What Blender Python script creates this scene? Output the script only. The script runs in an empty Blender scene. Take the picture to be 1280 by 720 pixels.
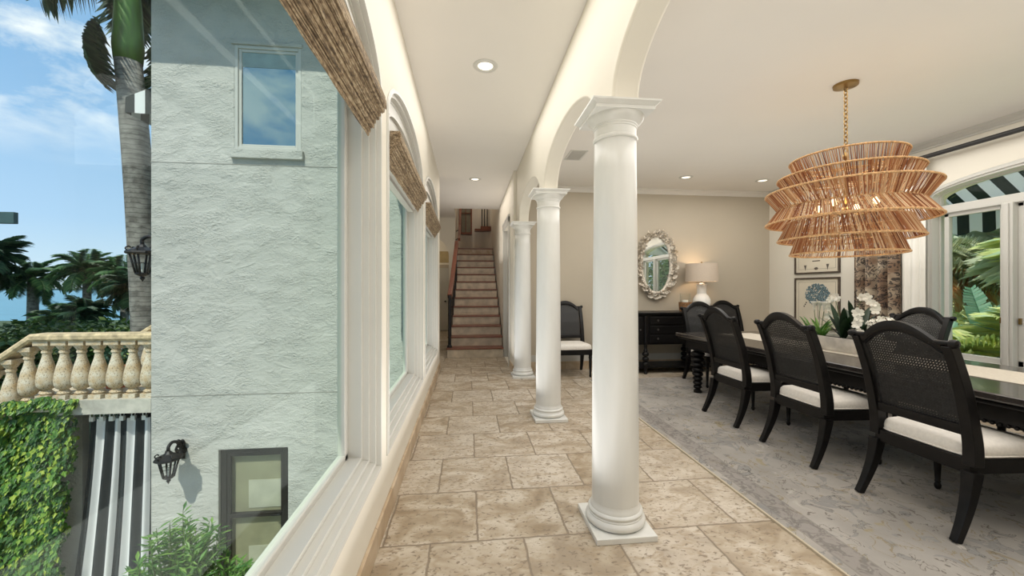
import bpy, math, random
from mathutils import Vector, Matrix, noise
from mathutils.geometry import tessellate_polygon
random.seed(7)
PI = math.pi
C = bpy.context.scene.collection
sc = bpy.context.scene
sin, cos = math.sin, math.cos

# ------------------------------------------------------------------ objects
def new(name, data=None, parent=None, loc=None, rotz=0):
    o = bpy.data.objects.new(name, data); C.objects.link(o)
    if parent: o.parent = parent
    if loc is not None: o.location = loc
    if rotz: o.rotation_euler = (0, 0, rotz)
    return o
def thing(name, label, cat, loc=(0, 0, 0), rotz=0, group=None):
    o = new(name, None, None, loc, rotz); o.empty_display_size = .1
    o['label'] = label; o['category'] = cat
    if group: o['group'] = group
    return o
def tag(o, label, cat, group=None, kind=None):
    o['label'] = label; o['category'] = cat
    if group: o['group'] = group
    if kind: o['kind'] = kind
    return o
def copy_tree(o, parent=None):
    c = o.copy(); C.objects.link(c)
    if parent: c.parent = parent
    for ch in list(o.children): copy_tree(ch, c)
    return c
def relabel(c, loc, rotz, label, group=None):
    c.location = loc; c.rotation_euler = (0, 0, rotz); c['label'] = label
    if group: c['group'] = group
    return c

class MB:
    def __init__(s): s.v = []; s.f = []
    def add(s, vs, fs):
        n = len(s.v); s.v += [tuple(v) for v in vs]; s.f += [tuple(i + n for i in f) for f in fs]; return s
    def box(s, x0, y0, z0, x1, y1, z1):
        return s.add([(x0,y0,z0),(x1,y0,z0),(x1,y1,z0),(x0,y1,z0),(x0,y0,z1),(x1,y0,z1),(x1,y1,z1),(x0,y1,z1)],
                     [(0,3,2,1),(4,5,6,7),(0,1,5,4),(1,2,6,5),(2,3,7,6),(3,0,4,7)])
    def lathe(s, prof, cx=0, cy=0, cz=0, n=24, axis='z'):
        vs = []; m = len(prof)
        for i in range(n):
            a = 2*PI*i/n
            for r, z in prof:
                p = (r*cos(a), r*sin(a), z)
                if axis == 'x': p = (z, r*cos(a), r*sin(a))
                if axis == 'y': p = (r*cos(a), z, r*sin(a))
                vs.append((cx+p[0], cy+p[1], cz+p[2]))
        fs = []
        for i in range(n):
            j = (i+1) % n
            for k in range(m-1): fs.append((i*m+k, j*m+k, j*m+k+1, i*m+k+1))
        if prof[0][0] > 1e-4: fs.append(tuple(i*m for i in range(n))[::-1])
        if prof[-1][0] > 1e-4: fs.append(tuple(i*m+m-1 for i in range(n)))
        return s.add(vs, fs)
    def tube(s, pts, r, n=8, closed=False, sq=None, up=None):
        P = [Vector(p) for p in pts]; m = len(P); vs = []
        R = r if isinstance(r, (list, tuple)) else [r]*m
        last = Vector(up) if up else None
        for i, p in enumerate(P):
            if closed: t = P[(i+1) % m] - P[i-1]
            else: t = P[min(i+1, m-1)] - P[max(i-1, 0)]
            t = t.normalized() if t.length > 1e-9 else Vector((0, 0, 1))
            if last is None:
                last = Vector((0, 0, 1)) if abs(t.z) < .9 else Vector((1, 0, 0))
            a = (last - t*last.dot(t))
            if a.length < 1e-6: a = t.orthogonal()
            a.normalize(); b = t.cross(a); last = a
            if sq:
                for sx, sy in ((1,1),(-1,1),(-1,-1),(1,-1)): vs.append(p + b*sx*sq[0]*R[i] + a*sy*sq[1]*R[i])
            else:
                for k in range(n):
                    an = 2*PI*k/n; vs.append(p + (a*cos(an) + b*sin(an))*R[i])
        if sq: n = 4
        fs = []
        for i in range(m if closed else m-1):
            j = (i+1) % m
            for k in range(n): fs.append((i*n+k, i*n+(k+1) % n, j*n+(k+1) % n, j*n+k))
        if not closed: fs.append(tuple(range(n))[::-1]); fs.append(tuple((m-1)*n+k for k in range(n)))
        return s.add(vs, fs)
    def ball(s, c, r, n=12, sx=1, sy=1, sz=1):
        prof = [(r*sin(PI*k/(n//2+2)), -r*cos(PI*k/(n//2+2))) for k in range(n//2+3)]
        prof[0] = (0, -r); prof[-1] = (0, r)
        t = MB().lathe(prof, n=n)
        return s.add([(c[0]+v[0]*sx, c[1]+v[1]*sy, c[2]+v[2]*sz) for v in t.v], t.f)
    def plate(s, fn, outer, holes, a0, a1):
        """polygon with holes in (p,q), extruded from a0 to a1 with fn(p,q,a)->xyz"""
        loops = [outer] + holes
        tri = tessellate_polygon([[Vector((p[0], p[1], 0)) for p in l] for l in loops])
        flat = [p for l in loops for p in l]; n = len(flat)
        vs = [fn(p[0], p[1], a0) for p in flat] + [fn(p[0], p[1], a1) for p in flat]
        fs = [tuple(t) for t in tri] + [tuple(i+n for i in t[::-1]) for t in tri]
        k = 0
        for l in loops:
            m = len(l)
            for i in range(m): j = (i+1) % m; fs.append((k+i, k+j, n+k+j, n+k+i))
            k += m
        return s.add(vs, fs)
    def xf(s, M):
        s.v = [tuple(M @ Vector(v)) for v in s.v]; return s
    def join(s, o): return s.add(o.v, o.f)
    def build(s, name, mat, parent=None, smooth=False, bevel=0, world=False, loc=None, seg=2):
        if world and parent is not None:
            off = Vector((0, 0, 0)); q = parent
            while q: off += q.location; q = q.parent
            s.v = [(v[0]-off.x, v[1]-off.y, v[2]-off.z) for v in s.v]
        me = bpy.data.meshes.new(name); me.from_pydata(s.v, [], s.f); me.materials.append(mat)
        import bmesh
        bm = bmesh.new(); bm.from_mesh(me); bmesh.ops.recalc_face_normals(bm, faces=bm.faces); bm.to_mesh(me); bm.free()
        if smooth:
            me.polygons.foreach_set('use_smooth', [True]*len(me.polygons))
            if smooth == 'auto':
                try: me.set_sharp_from_angle(angle=math.radians(38))
                except Exception: pass
        o = new(name, me, parent, loc)
        if bevel:
            m = o.modifiers.new('bevel', 'BEVEL'); m.width = bevel; m.segments = seg; m.limit_method = 'ANGLE'; m.angle_limit = math.radians(40)
            m.harden_normals = False
        return o
def struct(o): o['kind'] = 'structure'; return o
def sroot(name, loc=(0, 0, 0)): return struct(new(name, None, None, loc))

# ------------------------------------------------------------------ materials
def nodes(name):
    m = bpy.data.materials.new(name); m.use_nodes = True
    nt = m.node_tree; b = nt.nodes['Principled BSDF']; return m, nt, b
def N(nt, t, **kw):
    n = nt.nodes.new(t)
    for k, v in kw.items():
        if k in n.inputs: n.inputs[k].default_value = v
        else: setattr(n, k, v)
    return n
def L(nt, a, b): nt.links.new(a, b)
def c4(c): return (c[0], c[1], c[2], 1)
def math_n(nt, op, a, b=None, c=None):
    n = nt.nodes.new('ShaderNodeMath'); n.operation = op
    for i, x in enumerate((a, b, c)):
        if x is None: continue
        if isinstance(x, (int, float)): n.inputs[i].default_value = x
        else: nt.links.new(x, n.inputs[i])
    return n.outputs[0]
def mixc(nt, f, a, b):
    n = nt.nodes.new('ShaderNodeMix'); n.data_type = 'RGBA'
    for i, x in ((0, f), (6, a), (7, b)):
        if isinstance(x, (int, float)): n.inputs[i].default_value = x
        elif isinstance(x, tuple): n.inputs[i].default_value = c4(x)
        else: nt.links.new(x, n.inputs[i])
    return n.outputs[2]
def ramp(nt, f, stops):
    n = nt.nodes.new('ShaderNodeValToRGB'); cr = n.color_ramp
    while len(cr.elements) < len(stops): cr.elements.new(.5)
    for e, (p, c) in zip(cr.elements, stops): e.position = p; e.color = c4(c) if isinstance(c, tuple) else (c, c, c, 1)
    nt.links.new(f, n.inputs[0]); return n.outputs[0]
def simple(name, col, rough=.5, metal=0, var=.06, scale=6, bump=0, bscale=40, spec=.5, stretch=None, emit=None, estr=0, coat=0, det=3):
    m, nt, b = nodes(name)
    tc = N(nt, 'ShaderNodeTexCoord'); src = tc.outputs['Object']
    if stretch:
        mp = N(nt, 'ShaderNodeMapping'); mp.inputs['Scale'].default_value = stretch; L(nt, src, mp.inputs[0]); src = mp.outputs[0]
    nz = N(nt, 'ShaderNodeTexNoise', Scale=scale, Detail=det); L(nt, src, nz.inputs['Vector'])
    lo = tuple(max(0, c*(1-var*2)) for c in col); hi = tuple(min(1, c*(1+var*2)) for c in col)
    L(nt, ramp(nt, nz.outputs[0], [(.3, lo), (.7, hi)]), b.inputs['Base Color'])
    b.inputs['Roughness'].default_value = rough; b.inputs['Metallic'].default_value = metal
    b.inputs['Specular IOR Level'].default_value = spec; b.inputs['Coat Weight'].default_value = coat
    if bump:
        n2 = N(nt, 'ShaderNodeTexNoise', Scale=bscale, Detail=4); L(nt, src, n2.inputs['Vector'])
        bp = N(nt, 'ShaderNodeBump', Strength=bump, Distance=.01); L(nt, n2.outputs[0], bp.inputs['Height']); L(nt, bp.outputs[0], b.inputs['Normal'])
    if emit: b.inputs['Emission Color'].default_value = c4(emit); b.inputs['Emission Strength'].default_value = estr
    return m
def leaf(name, cols, rough=.5, trans=.35):
    """leaf colours varied per leaf, part of the light passing through"""
    m, nt, b = nodes(name)
    g = N(nt, 'ShaderNodeNewGeometry')
    c = ramp(nt, g.outputs['Random Per Island'], [(i/(max(1, len(cols)-1)), q) for i, q in enumerate(cols)])
    L(nt, c, b.inputs['Base Color']); b.inputs['Roughness'].default_value = rough
    tr = N(nt, 'ShaderNodeBsdfTranslucent'); L(nt, c, tr.inputs[0])
    mx = N(nt, 'ShaderNodeMixShader'); mx.inputs[0].default_value = trans
    L(nt, b.outputs[0], mx.inputs[1]); L(nt, tr.outputs[0], mx.inputs[2]); L(nt, mx.outputs[0], nt.nodes['Material Output'].inputs[0])
    return m
def glass_mat(name, face, edge, refl=.08):
    m, nt, b = nodes(name); nt.nodes.remove(b)
    lw = N(nt, 'ShaderNodeLayerWeight', Blend=.25)
    tr = N(nt, 'ShaderNodeBsdfTransparent'); L(nt, mixc(nt, lw.outputs['Facing'], face, edge), tr.inputs[0])
    gl = N(nt, 'ShaderNodeBsdfGlossy'); gl.inputs['Roughness'].default_value = 0.0
    f = math_n(nt, 'MULTIPLY', lw.outputs['Fresnel'], refl)
    mx = N(nt, 'ShaderNodeMixShader'); L(nt, f, mx.inputs[0]); L(nt, tr.outputs[0], mx.inputs[1]); L(nt, gl.outputs[0], mx.inputs[2])
    L(nt, mx.outputs[0], nt.nodes['Material Output'].inputs[0]); return m

M = {}
M['wall'] = simple('cream_wall_paint', (.74, .70, .61), .6, var=.012, scale=1.5, bump=.04, bscale=180)
M['wall_tan'] = simple('tan_wall_paint', (.46, .405, .32), .6, var=.012, scale=1.5)
M['ceil'] = simple('ceiling_paint', (.70, .67, .62), .7, var=.01, scale=1)
M['white'] = simple('white_trim_paint', (.54, .53, .49), .35, var=.01, scale=2)
M['column'] = simple('column_paint', (.66, .655, .62), .3, var=.02, scale=3, stretch=(4, 4, .8))
M['black'] = simple('black_lacquer', (.005, .0045, .0045), .36, var=.2, scale=20, spec=.24)
M['table'] = simple('dark_table_polish', (.03, .025, .022), .16, var=.25, scale=5, stretch=(12, 1, 1), coat=.3, spec=.8)
M['cane'] = simple('black_cane', (.012, .012, .012), .5, var=.3, scale=60)
M['cushion'] = simple('seat_linen', (.74, .70, .64), .9, var=.03, scale=60, bump=.3, bscale=500)
M['wood'] = simple('red_brown_wood', (.17, .055, .03), .35, var=.15, scale=8, stretch=(1, 12, 12))
M['iron'] = simple('wrought_iron', (.012, .012, .014), .45, metal=.3, var=.1)
M['brass'] = simple('antique_brass', (.30, .19, .07), .32, metal=.9, var=.08)
M['lampshade'] = simple('linen_lampshade', (.50, .42, .34), .9, var=.04, scale=120, emit=(1, .72, .48), estr=.05)
M['ceramic'] = simple('white_glaze', (.85, .84, .80), .15, var=.01)
M['basket'] = simple('woven_basket', (.24, .12, .05), .8, var=.4, scale=60, bump=.8, bscale=90)
M['coral'] = simple('whitewashed_coral', (.68, .62, .53), .7, var=.22, scale=40, bump=.4, bscale=60)
M['mirror'] = simple('mirror_silver', (.85, .87, .86), .01, metal=1, var=0)
M['runner'] = simple('cream_runner', (.50, .455, .38), .9, var=.04, scale=80, bump=.2, bscale=300)
M['marble'] = simple('planter_marble', (.72, .68, .62), .4, var=.12, scale=9)
M['frame_wood'] = simple('grey_brown_frame', (.075, .055, .04), .5, var=.2, scale=20)
M['paper'] = simple('print_paper', (.66, .60, .48), .8, var=.02, scale=3)
M['ink_blue'] = simple('ink_blue', (.12, .18, .20), .8, var=.5, scale=60)
M['ink_dark'] = simple('ink_dark', (.10, .085, .07), .8, var=.3, scale=60)
M['petal'] = simple('white_petal', (.85, .84, .76), .5, var=.04, scale=30)
M['steel'] = simple('window_hardware', (.12, .11, .1), .3, metal=.8)
M['rope'] = simple('rim_rope', (.46, .27, .12), .8, var=.25, scale=80)
M['rodblack'] = simple('black_rod', (.015, .014, .013), .4)
M['glow'] = simple('lamp_lens', (1, .95, .85), .5, emit=(1, .90, .72), estr=1.5)
M['bulb'] = simple('bulb_glow', (1, .85, .6), .5, emit=(1, .72, .40), estr=2.5)
M['soil'] = simple('dark_soil', (.03, .025, .018), .95, var=.4, scale=50)
M['glass_hall'] = glass_mat('hall_window_glass', (.985, .99, .985), (.78, .90, .82), .03)
M['glass_clear'] = glass_mat('clear_glass', (.98, .985, .98), (.93, .96, .94), .25)
M['copper_cap'] = simple('stone_coping', (.56, .44, .27), .85, var=.18, scale=12, bump=.6, bscale=90)
M['greenmetal'] = simple('green_grey_metal', (.05, .10, .10), .5)
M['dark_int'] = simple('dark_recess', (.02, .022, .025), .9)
M['steel_frame'] = simple('bronze_window_frame', (.012, .011, .010), .45, var=.1)

def cast_stone():
    m, nt, b = nodes('weathered_cast_stone')
    tc = N(nt, 'ShaderNodeTexCoord')
    n1 = N(nt, 'ShaderNodeTexNoise', Scale=9, Detail=4); L(nt, tc.outputs['Object'], n1.inputs['Vector'])
    n2 = N(nt, 'ShaderNodeTexNoise', Scale=70, Detail=2); L(nt, tc.outputs['Object'], n2.inputs['Vector'])
    base = ramp(nt, n1.outputs[0], [(.35, (.52, .37, .20)), (.65, (.66, .60, .48))])
    col = mixc(nt, ramp(nt, n2.outputs[0], [(.33, 1.0), (.42, 0.0)]), base, (.16, .13, .09))
    L(nt, col, b.inputs['Base Color']); b.inputs['Roughness'].default_value = .9
    bp = N(nt, 'ShaderNodeBump', Strength=.6, Distance=.01); L(nt, n2.outputs[0], bp.inputs['Height']); L(nt, bp.outputs[0], b.inputs['Normal'])
    return m
M['stone'] = cast_stone()
def stucco():
    m, nt, b = nodes('trowelled_stucco')
    tc = N(nt, 'ShaderNodeTexCoord')
    mp = N(nt, 'ShaderNodeMapping'); mp.inputs['Scale'].default_value = (1, 1, 1.6); L(nt, tc.outputs['Object'], mp.inputs[0])
    n1 = N(nt, 'ShaderNodeTexNoise', Scale=4.2, Detail=5, Distortion=1.6); n1.noise_type = 'RIDGED_MULTIFRACTAL'; L(nt, mp.outputs[0], n1.inputs['Vector'])
    n2 = N(nt, 'ShaderNodeTexNoise', Scale=26, Detail=5, Distortion=.8); L(nt, mp.outputs[0], n2.inputs['Vector'])
    n3 = N(nt, 'ShaderNodeTexNoise', Scale=1.2, Detail=2); L(nt, mp.outputs[0], n3.inputs['Vector'])
    ngt = N(nt, 'ShaderNodeTexNoise', Scale=3.0, Detail=2); L(nt, mp.outputs[0], ngt.inputs['Vector'])
    h = math_n(nt, 'ADD', math_n(nt, 'MULTIPLY', n1.outputs[0], .35), math_n(nt, 'MULTIPLY', math_n(nt, 'MULTIPLY', n2.outputs[0], .9), ramp(nt, ngt.outputs[0], [(.38, .25), (.62, 1.0)])))
    bp = N(nt, 'ShaderNodeBump', Strength=.85, Distance=.035); L(nt, h, bp.inputs['Height']); L(nt, bp.outputs[0], b.inputs['Normal'])
    L(nt, ramp(nt, n3.outputs[0], [(.3, (.46, .455, .42)), (.7, (.52, .51, .475))]), b.inputs['Base Color'])
    b.inputs['Roughness'].default_value = .85; return m
M['stucco'] = stucco()
def travertine():
    m, nt, b = nodes('travertine_tiles')
    tc = N(nt, 'ShaderNodeTexCoord'); sx = N(nt, 'ShaderNodeSeparateXYZ')
    wn = N(nt, 'ShaderNodeTexNoise', Scale=14, Detail=3); L(nt, tc.outputs['Object'], wn.inputs['Vector'])
    wob = N(nt, 'ShaderNodeVectorMath', operation='MULTIPLY_ADD'); wob.inputs[1].default_value = (.018, .018, 0); L(nt, wn.outputs['Color'], wob.inputs[0]); L(nt, tc.outputs['Object'], wob.inputs[2])
    L(nt, wob.outputs[0], sx.inputs[0]); X, Y = sx.outputs[0], sx.outputs[1]
    W, H = .497, .53
    r = math_n(nt, 'DIVIDE', math_n(nt, 'SUBTRACT', Y, .03+.009), H); row = math_n(nt, 'FLOOR', r)
    par = math_n(nt, 'FLOORED_MODULO', row, 2) if False else math_n(nt, 'ABSOLUTE', math_n(nt, 'MODULO', row, 2))
    cx = math_n(nt, 'ADD', math_n(nt, 'DIVIDE', math_n(nt, 'SUBTRACT', X, .052+.009), W), math_n(nt, 'MULTIPLY', par, .5))
    col = math_n(nt, 'FLOOR', cx)
    def edge(v, size):
        f = math_n(nt, 'FRACT', v); return math_n(nt, 'MULTIPLY', math_n(nt, 'MINIMUM', f, math_n(nt, 'SUBTRACT', 1, f)), size)
    d = math_n(nt, 'MINIMUM', edge(r, H), edge(cx, W))
    cmb = N(nt, 'ShaderNodeCombineXYZ'); L(nt, row, cmb.inputs[0]); L(nt, col, cmb.inputs[1])
    rn = N(nt, 'ShaderNodeTexWhiteNoise'); L(nt, cmb.outputs[0], rn.inputs['Vector'])
    off = N(nt, 'ShaderNodeVectorMath', operation='MULTIPLY_ADD'); off.inputs[1].default_value = (9, 9, 9); L(nt, rn.outputs['Color'], off.inputs[0]); L(nt, tc.outputs['Object'], off.inputs[2])
    mp = N(nt, 'ShaderNodeMapping'); mp.inputs['Scale'].default_value = (1, 1.5, 1); L(nt, off.outputs[0], mp.inputs[0])
    n1 = N(nt, 'ShaderNodeTexNoise', Scale=3.0, Detail=6, Distortion=1.2); L(nt, mp.outputs[0], n1.inputs['Vector'])
    n2 = N(nt, 'ShaderNodeTexNoise', Scale=38, Detail=4, Distortion=.6); L(nt, mp.outputs[0], n2.inputs['Vector'])
    n3 = N(nt, 'ShaderNodeTexNoise', Scale=14, Detail=5, Distortion=1.0); L(nt, mp.outputs[0], n3.inputs['Vector'])
    base = ramp(nt, n1.outputs[0], [(.34, (.25, .185, .115)), (.46, (.37, .295, .205)), (.62, (.53, .465, .375))])
    base = mixc(nt, math_n(nt, 'MULTIPLY', math_n(nt, 'POWER', rn.outputs['Value'], 1.6), .75), base, (.56, .50, .42))
    base = mixc(nt, ramp(nt, n3.outputs[0], [(.50, 0.0), (.66, .65)]), base, (.33, .25, .16))
    pits = ramp(nt, n2.outputs[0], [(.36, .85), (.43, 0.0)])
    base = mixc(nt, pits, base, (.20, .15, .10))
    g = ramp(nt, d, [(.0035, 1.0), (.008, 0.0)])
    colr = mixc(nt, g, base, (.22, .17, .12))
    L(nt, colr, b.inputs['Base Color'])
    L(nt, ramp(nt, n3.outputs[0], [(.3, .28), (.7, .5)]), b.inputs['Roughness'])
    hh = math_n(nt, 'SUBTRACT', math_n(nt, 'SUBTRACT', n1.outputs[0], math_n(nt, 'MULTIPLY', g, 1.2)), math_n(nt, 'MULTIPLY', pits, .5))
    bp = N(nt, 'ShaderNodeBump', Strength=.35, Distance=.006); L(nt, hh, bp.inputs['Height']); L(nt, bp.outputs[0], b.inputs['Normal'])
    return m
M['tile'] = travertine()
def trav_band():
    m, nt, b = nodes('travertine_baseboard')
    tc = N(nt, 'ShaderNodeTexCoord'); sx = N(nt, 'ShaderNodeSeparateXYZ'); L(nt, tc.outputs['Object'], sx.inputs[0])
    n1 = N(nt, 'ShaderNodeTexNoise', Scale=4, Detail=6, Distortion=1); L(nt, tc.outputs['Object'], n1.inputs['Vector'])
    s = math_n(nt, 'ADD', sx.outputs[0], sx.outputs[1])
    f = math_n(nt, 'FRACT', math_n(nt, 'DIVIDE', s, .41))
    base = ramp(nt, n1.outputs[0], [(.3, (.34, .23, .13)), (.55, (.48, .37, .25)), (.75, (.60, .50, .38))])
    L(nt, mixc(nt, math_n(nt, 'LESS_THAN', f, .012), base, (.25, .19, .13)), b.inputs['Base Color']); b.inputs['Roughness'].default_value = .4
    return m
M['tileband'] = trav_band()
M['riser'] = simple('pale_stone_riser', (.56, .48, .38), .5, var=.12, scale=6)
def rug_mat():
    m, nt, b = nodes('faded_floral_rug')
    tc = N(nt, 'ShaderNodeTexCoord'); P = tc.outputs['Object']
    sx = N(nt, 'ShaderNodeSeparateXYZ'); L(nt, P, sx.inputs[0])
    nb = N(nt, 'ShaderNodeTexNoise', Scale=2.2, Detail=5); L(nt, P, nb.inputs['Vector'])
    base = ramp(nt, nb.outputs[0], [(.35, (.24, .225, .205)), (.65, (.36, .335, .305))])
    nf = N(nt, 'ShaderNodeTexNoise', Scale=5.5, Detail=4, Distortion=1.1); nf.inputs['Roughness'].default_value = .62; L(nt, P, nf.inputs['Vector'])
    blot = ramp(nt, nf.outputs[0], [(.56, 0.0), (.58, .6), (.66, .5), (.68, 0.0)])
    base = mixc(nt, blot, base, (.17, .175, .18))
    line = math_n(nt, 'LESS_THAN', math_n(nt, 'ABSOLUTE', math_n(nt, 'SUBTRACT', nf.outputs[0], .575)), .0055)
    ngate = N(nt, 'ShaderNodeTexNoise', Scale=3.1, Detail=1); L(nt, P, ngate.inputs['Vector'])
    gate = ramp(nt, ngate.outputs[0], [(.46, 0.0), (.54, .85)])
    base = mixc(nt, math_n(nt, 'MULTIPLY', line, gate), base, (.07, .06, .05))
    mp = N(nt, 'ShaderNodeMapping'); mp.inputs['Location'].default_value = (7.3, 2.2, 0); L(nt, P, mp.inputs[0])
    ng = N(nt, 'ShaderNodeTexNoise', Scale=4.6, Detail=4, Distortion=1); L(nt, mp.outputs[0], ng.inputs['Vector'])
    base = mixc(nt, ramp(nt, ng.outputs[0], [(.655, 0.0), (.69, .65)]), base, (.27, .22, .11))
    base = mixc(nt, ramp(nt, ng.outputs[0], [(.30, .6), (.345, 0.0)]), base, (.46, .43, .39))
    mp5 = N(nt, 'ShaderNodeMapping'); mp5.inputs['Location'].default_value = (3.1, 8.2, 0); mp5.inputs['Scale'].default_value = (1.0, .7, 1); L(nt, P, mp5.inputs[0])
    nh = N(nt, 'ShaderNodeTexNoise', Scale=7.5, Detail=5, Distortion=.8); L(nt, mp5.outputs[0], nh.inputs['Vector'])
    l2 = math_n(nt, 'LESS_THAN', math_n(nt, 'ABSOLUTE', math_n(nt, 'SUBTRACT', nh.outputs[0], .60)), .0075)
    base = mixc(nt, math_n(nt, 'MULTIPLY', l2, .75), base, (.075, .06, .05))
    l3 = math_n(nt, 'LESS_THAN', math_n(nt, 'ABSOLUTE', math_n(nt, 'SUBTRACT', nh.outputs[0], .39)), .009)
    base = mixc(nt, math_n(nt, 'MULTIPLY', l3, .6), base, (.20, .15, .06))
    # border along the near long edge
    dx = sx.outputs[0]
    band = math_n(nt, 'MULTIPLY', math_n(nt, 'LESS_THAN', dx, .20), math_n(nt, 'GREATER_THAN', dx, .07))
    nm = N(nt, 'ShaderNodeTexNoise', Scale=16, Detail=2, Distortion=1); L(nt, P, nm.inputs['Vector'])
    bc = mixc(nt, ramp(nt, nm.outputs[0], [(.48, 0.0), (.54, .75), (.6, .75), (.64, 0.0)]), (.24, .22, .205), (.10, .09, .085))
    base = mixc(nt, math_n(nt, 'MULTIPLY', band, .8), base, bc)
    for e in (.065, .205):
        ln = math_n(nt, 'LESS_THAN', math_n(nt, 'ABSOLUTE', math_n(nt, 'SUBTRACT', dx, e)), .005); base = mixc(nt, math_n(nt, 'MULTIPLY', ln, .5), base, (.14, .125, .11))
    base = mixc(nt, math_n(nt, 'LESS_THAN', dx, .012), base, (.50, .43, .32))
    fz = N(nt, 'ShaderNodeTexNoise', Scale=260, Detail=2); L(nt, P, fz.inputs['Vector'])
    base = mixc(nt, math_n(nt, 'MULTIPLY', fz.outputs[0], .16), base, (.50, .46, .42))
    L(nt, base, b.inputs['Base Color']); b.inputs['Roughness'].default_value = .97; b.inputs['Specular IOR Level'].default_value = .1
    bp = N(nt, 'ShaderNodeBump', Strength=.4, Distance=.004); L(nt, fz.outputs[0], bp.inputs['Height']); L(nt, bp.outputs[0], b.inputs['Normal'])
    return m
M['rug'] = rug_mat()
def shade_mat():
    m, nt, b = nodes('woven_reed')
    tc = N(nt, 'ShaderNodeTexCoord')
    mp = N(nt, 'ShaderNodeMapping'); mp.inputs['Scale'].default_value = (160, 2.2, 240); L(nt, tc.outputs['Object'], mp.inputs[0])
    n1 = N(nt, 'ShaderNodeTexNoise', Scale=1, Detail=3); L(nt, mp.outputs[0], n1.inputs['Vector'])
    mp2 = N(nt, 'ShaderNodeMapping'); mp2.inputs['Scale'].default_value = (40, 45, 90); L(nt, tc.outputs['Object'], mp2.inputs[0])
    n2 = N(nt, 'ShaderNodeTexNoise', Scale=1, Detail=2); L(nt, mp2.outputs[0], n2.inputs['Vector'])
    s = math_n(nt, 'ADD', math_n(nt, 'MULTIPLY', n1.outputs[0], .6), math_n(nt, 'MULTIPLY', n2.outputs[0], .4))
    L(nt, ramp(nt, s, [(.38, (.07, .045, .025)), (.5, (.25, .175, .10)), (.62, (.50, .40, .27))]), b.inputs['Base Color'])
    b.inputs['Roughness'].default_value = .8
    bp = N(nt, 'ShaderNodeBump', Strength=.8, Distance=.004); L(nt, s, bp.inputs['Height']); L(nt, bp.outputs[0], b.inputs['Normal'])
    return m
M['reed'] = shade_mat()
def strand_mat():
    m, nt, b = nodes('chandelier_rope')
    g = N(nt, 'ShaderNodeNewGeometry')
    c = ramp(nt, g.outputs['Random Per Island'], [(0, (.16, .05, .02)), (.3, (.36, .14, .055)), (.65, (.50, .27, .12)), (1, (.72, .54, .34))])
    L(nt, c, b.inputs['Base Color']); b.inputs['Roughness'].default_value = .85
    tr = N(nt, 'ShaderNodeBsdfTranslucent'); L(nt, c, tr.inputs[0])
    mx = N(nt, 'ShaderNodeMixShader'); mx.inputs[0].default_value = .25
    L(nt, b.outputs[0], mx.inputs[1]); L(nt, tr.outputs[0], mx.inputs[2]); L(nt, mx.outputs[0], nt.nodes['Material Output'].inputs[0])
    return m
M['strand'] = strand_mat()
def stripes(name, axis, period, a, bcol, phase=0, duty=.5, trans=0):
    m, nt, b = nodes(name)
    if axis == 'uv':
        at = N(nt, 'ShaderNodeUVMap'); sx = N(nt, 'ShaderNodeSeparateXYZ'); L(nt, at.outputs[0], sx.inputs[0]); s = sx.outputs[0]
    else:
        tc = N(nt, 'ShaderNodeTexCoord'); sx = N(nt, 'ShaderNodeSeparateXYZ'); L(nt, tc.outputs['Object'], sx.inputs[0]); s = sx.outputs['XYZ'.index(axis)]
    f = math_n(nt, 'FRACT', math_n(nt, 'ADD', math_n(nt, 'DIVIDE', s, period), 10+phase))
    c = mixc(nt, math_n(nt, 'LESS_THAN', f, duty), bcol, a)
    L(nt, c, b.inputs['Base Color']); b.inputs['Roughness'].default_value = .8
    if trans:
        tr = N(nt, 'ShaderNodeBsdfTranslucent'); L(nt, c, tr.inputs[0])
        mx = N(nt, 'ShaderNodeMixShader'); mx.inputs[0].default_value = trans
        L(nt, b.outputs[0], mx.inputs[1]); L(nt, tr.outputs[0], mx.inputs[2]); L(nt, mx.outputs[0], nt.nodes['Material Output'].inputs[0])
    return m
def toile():
    m, nt, b = nodes('toile_curtain_fabric')
    tc = N(nt, 'ShaderNodeTexCoord'); mp = N(nt, 'ShaderNodeMapping'); mp.inputs['Scale'].default_value = (.6, 1, 1); L(nt, tc.outputs['Object'], mp.inputs[0])
    n1 = N(nt, 'ShaderNodeTexNoise', Scale=13, Detail=4, Distortion=2.2); L(nt, mp.outputs[0], n1.inputs['Vector'])
    n2 = N(nt, 'ShaderNodeTexNoise', Scale=4, Detail=2); L(nt, mp.outputs[0], n2.inputs['Vector'])
    k = ramp(nt, n1.outputs[0], [(.52, 0.0), (.55, .9), (.63, .9), (.66, .2)])
    base = ramp(nt, n2.outputs[0], [(.42, (.46, .38, .28)), (.58, (.22, .14, .09))])
    L(nt, mixc(nt, k, base, (.035, .03, .03)), b.inputs['Base Color']); b.inputs['Roughness'].default_value = .9
    return m
M['toile'] = toile()
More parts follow.
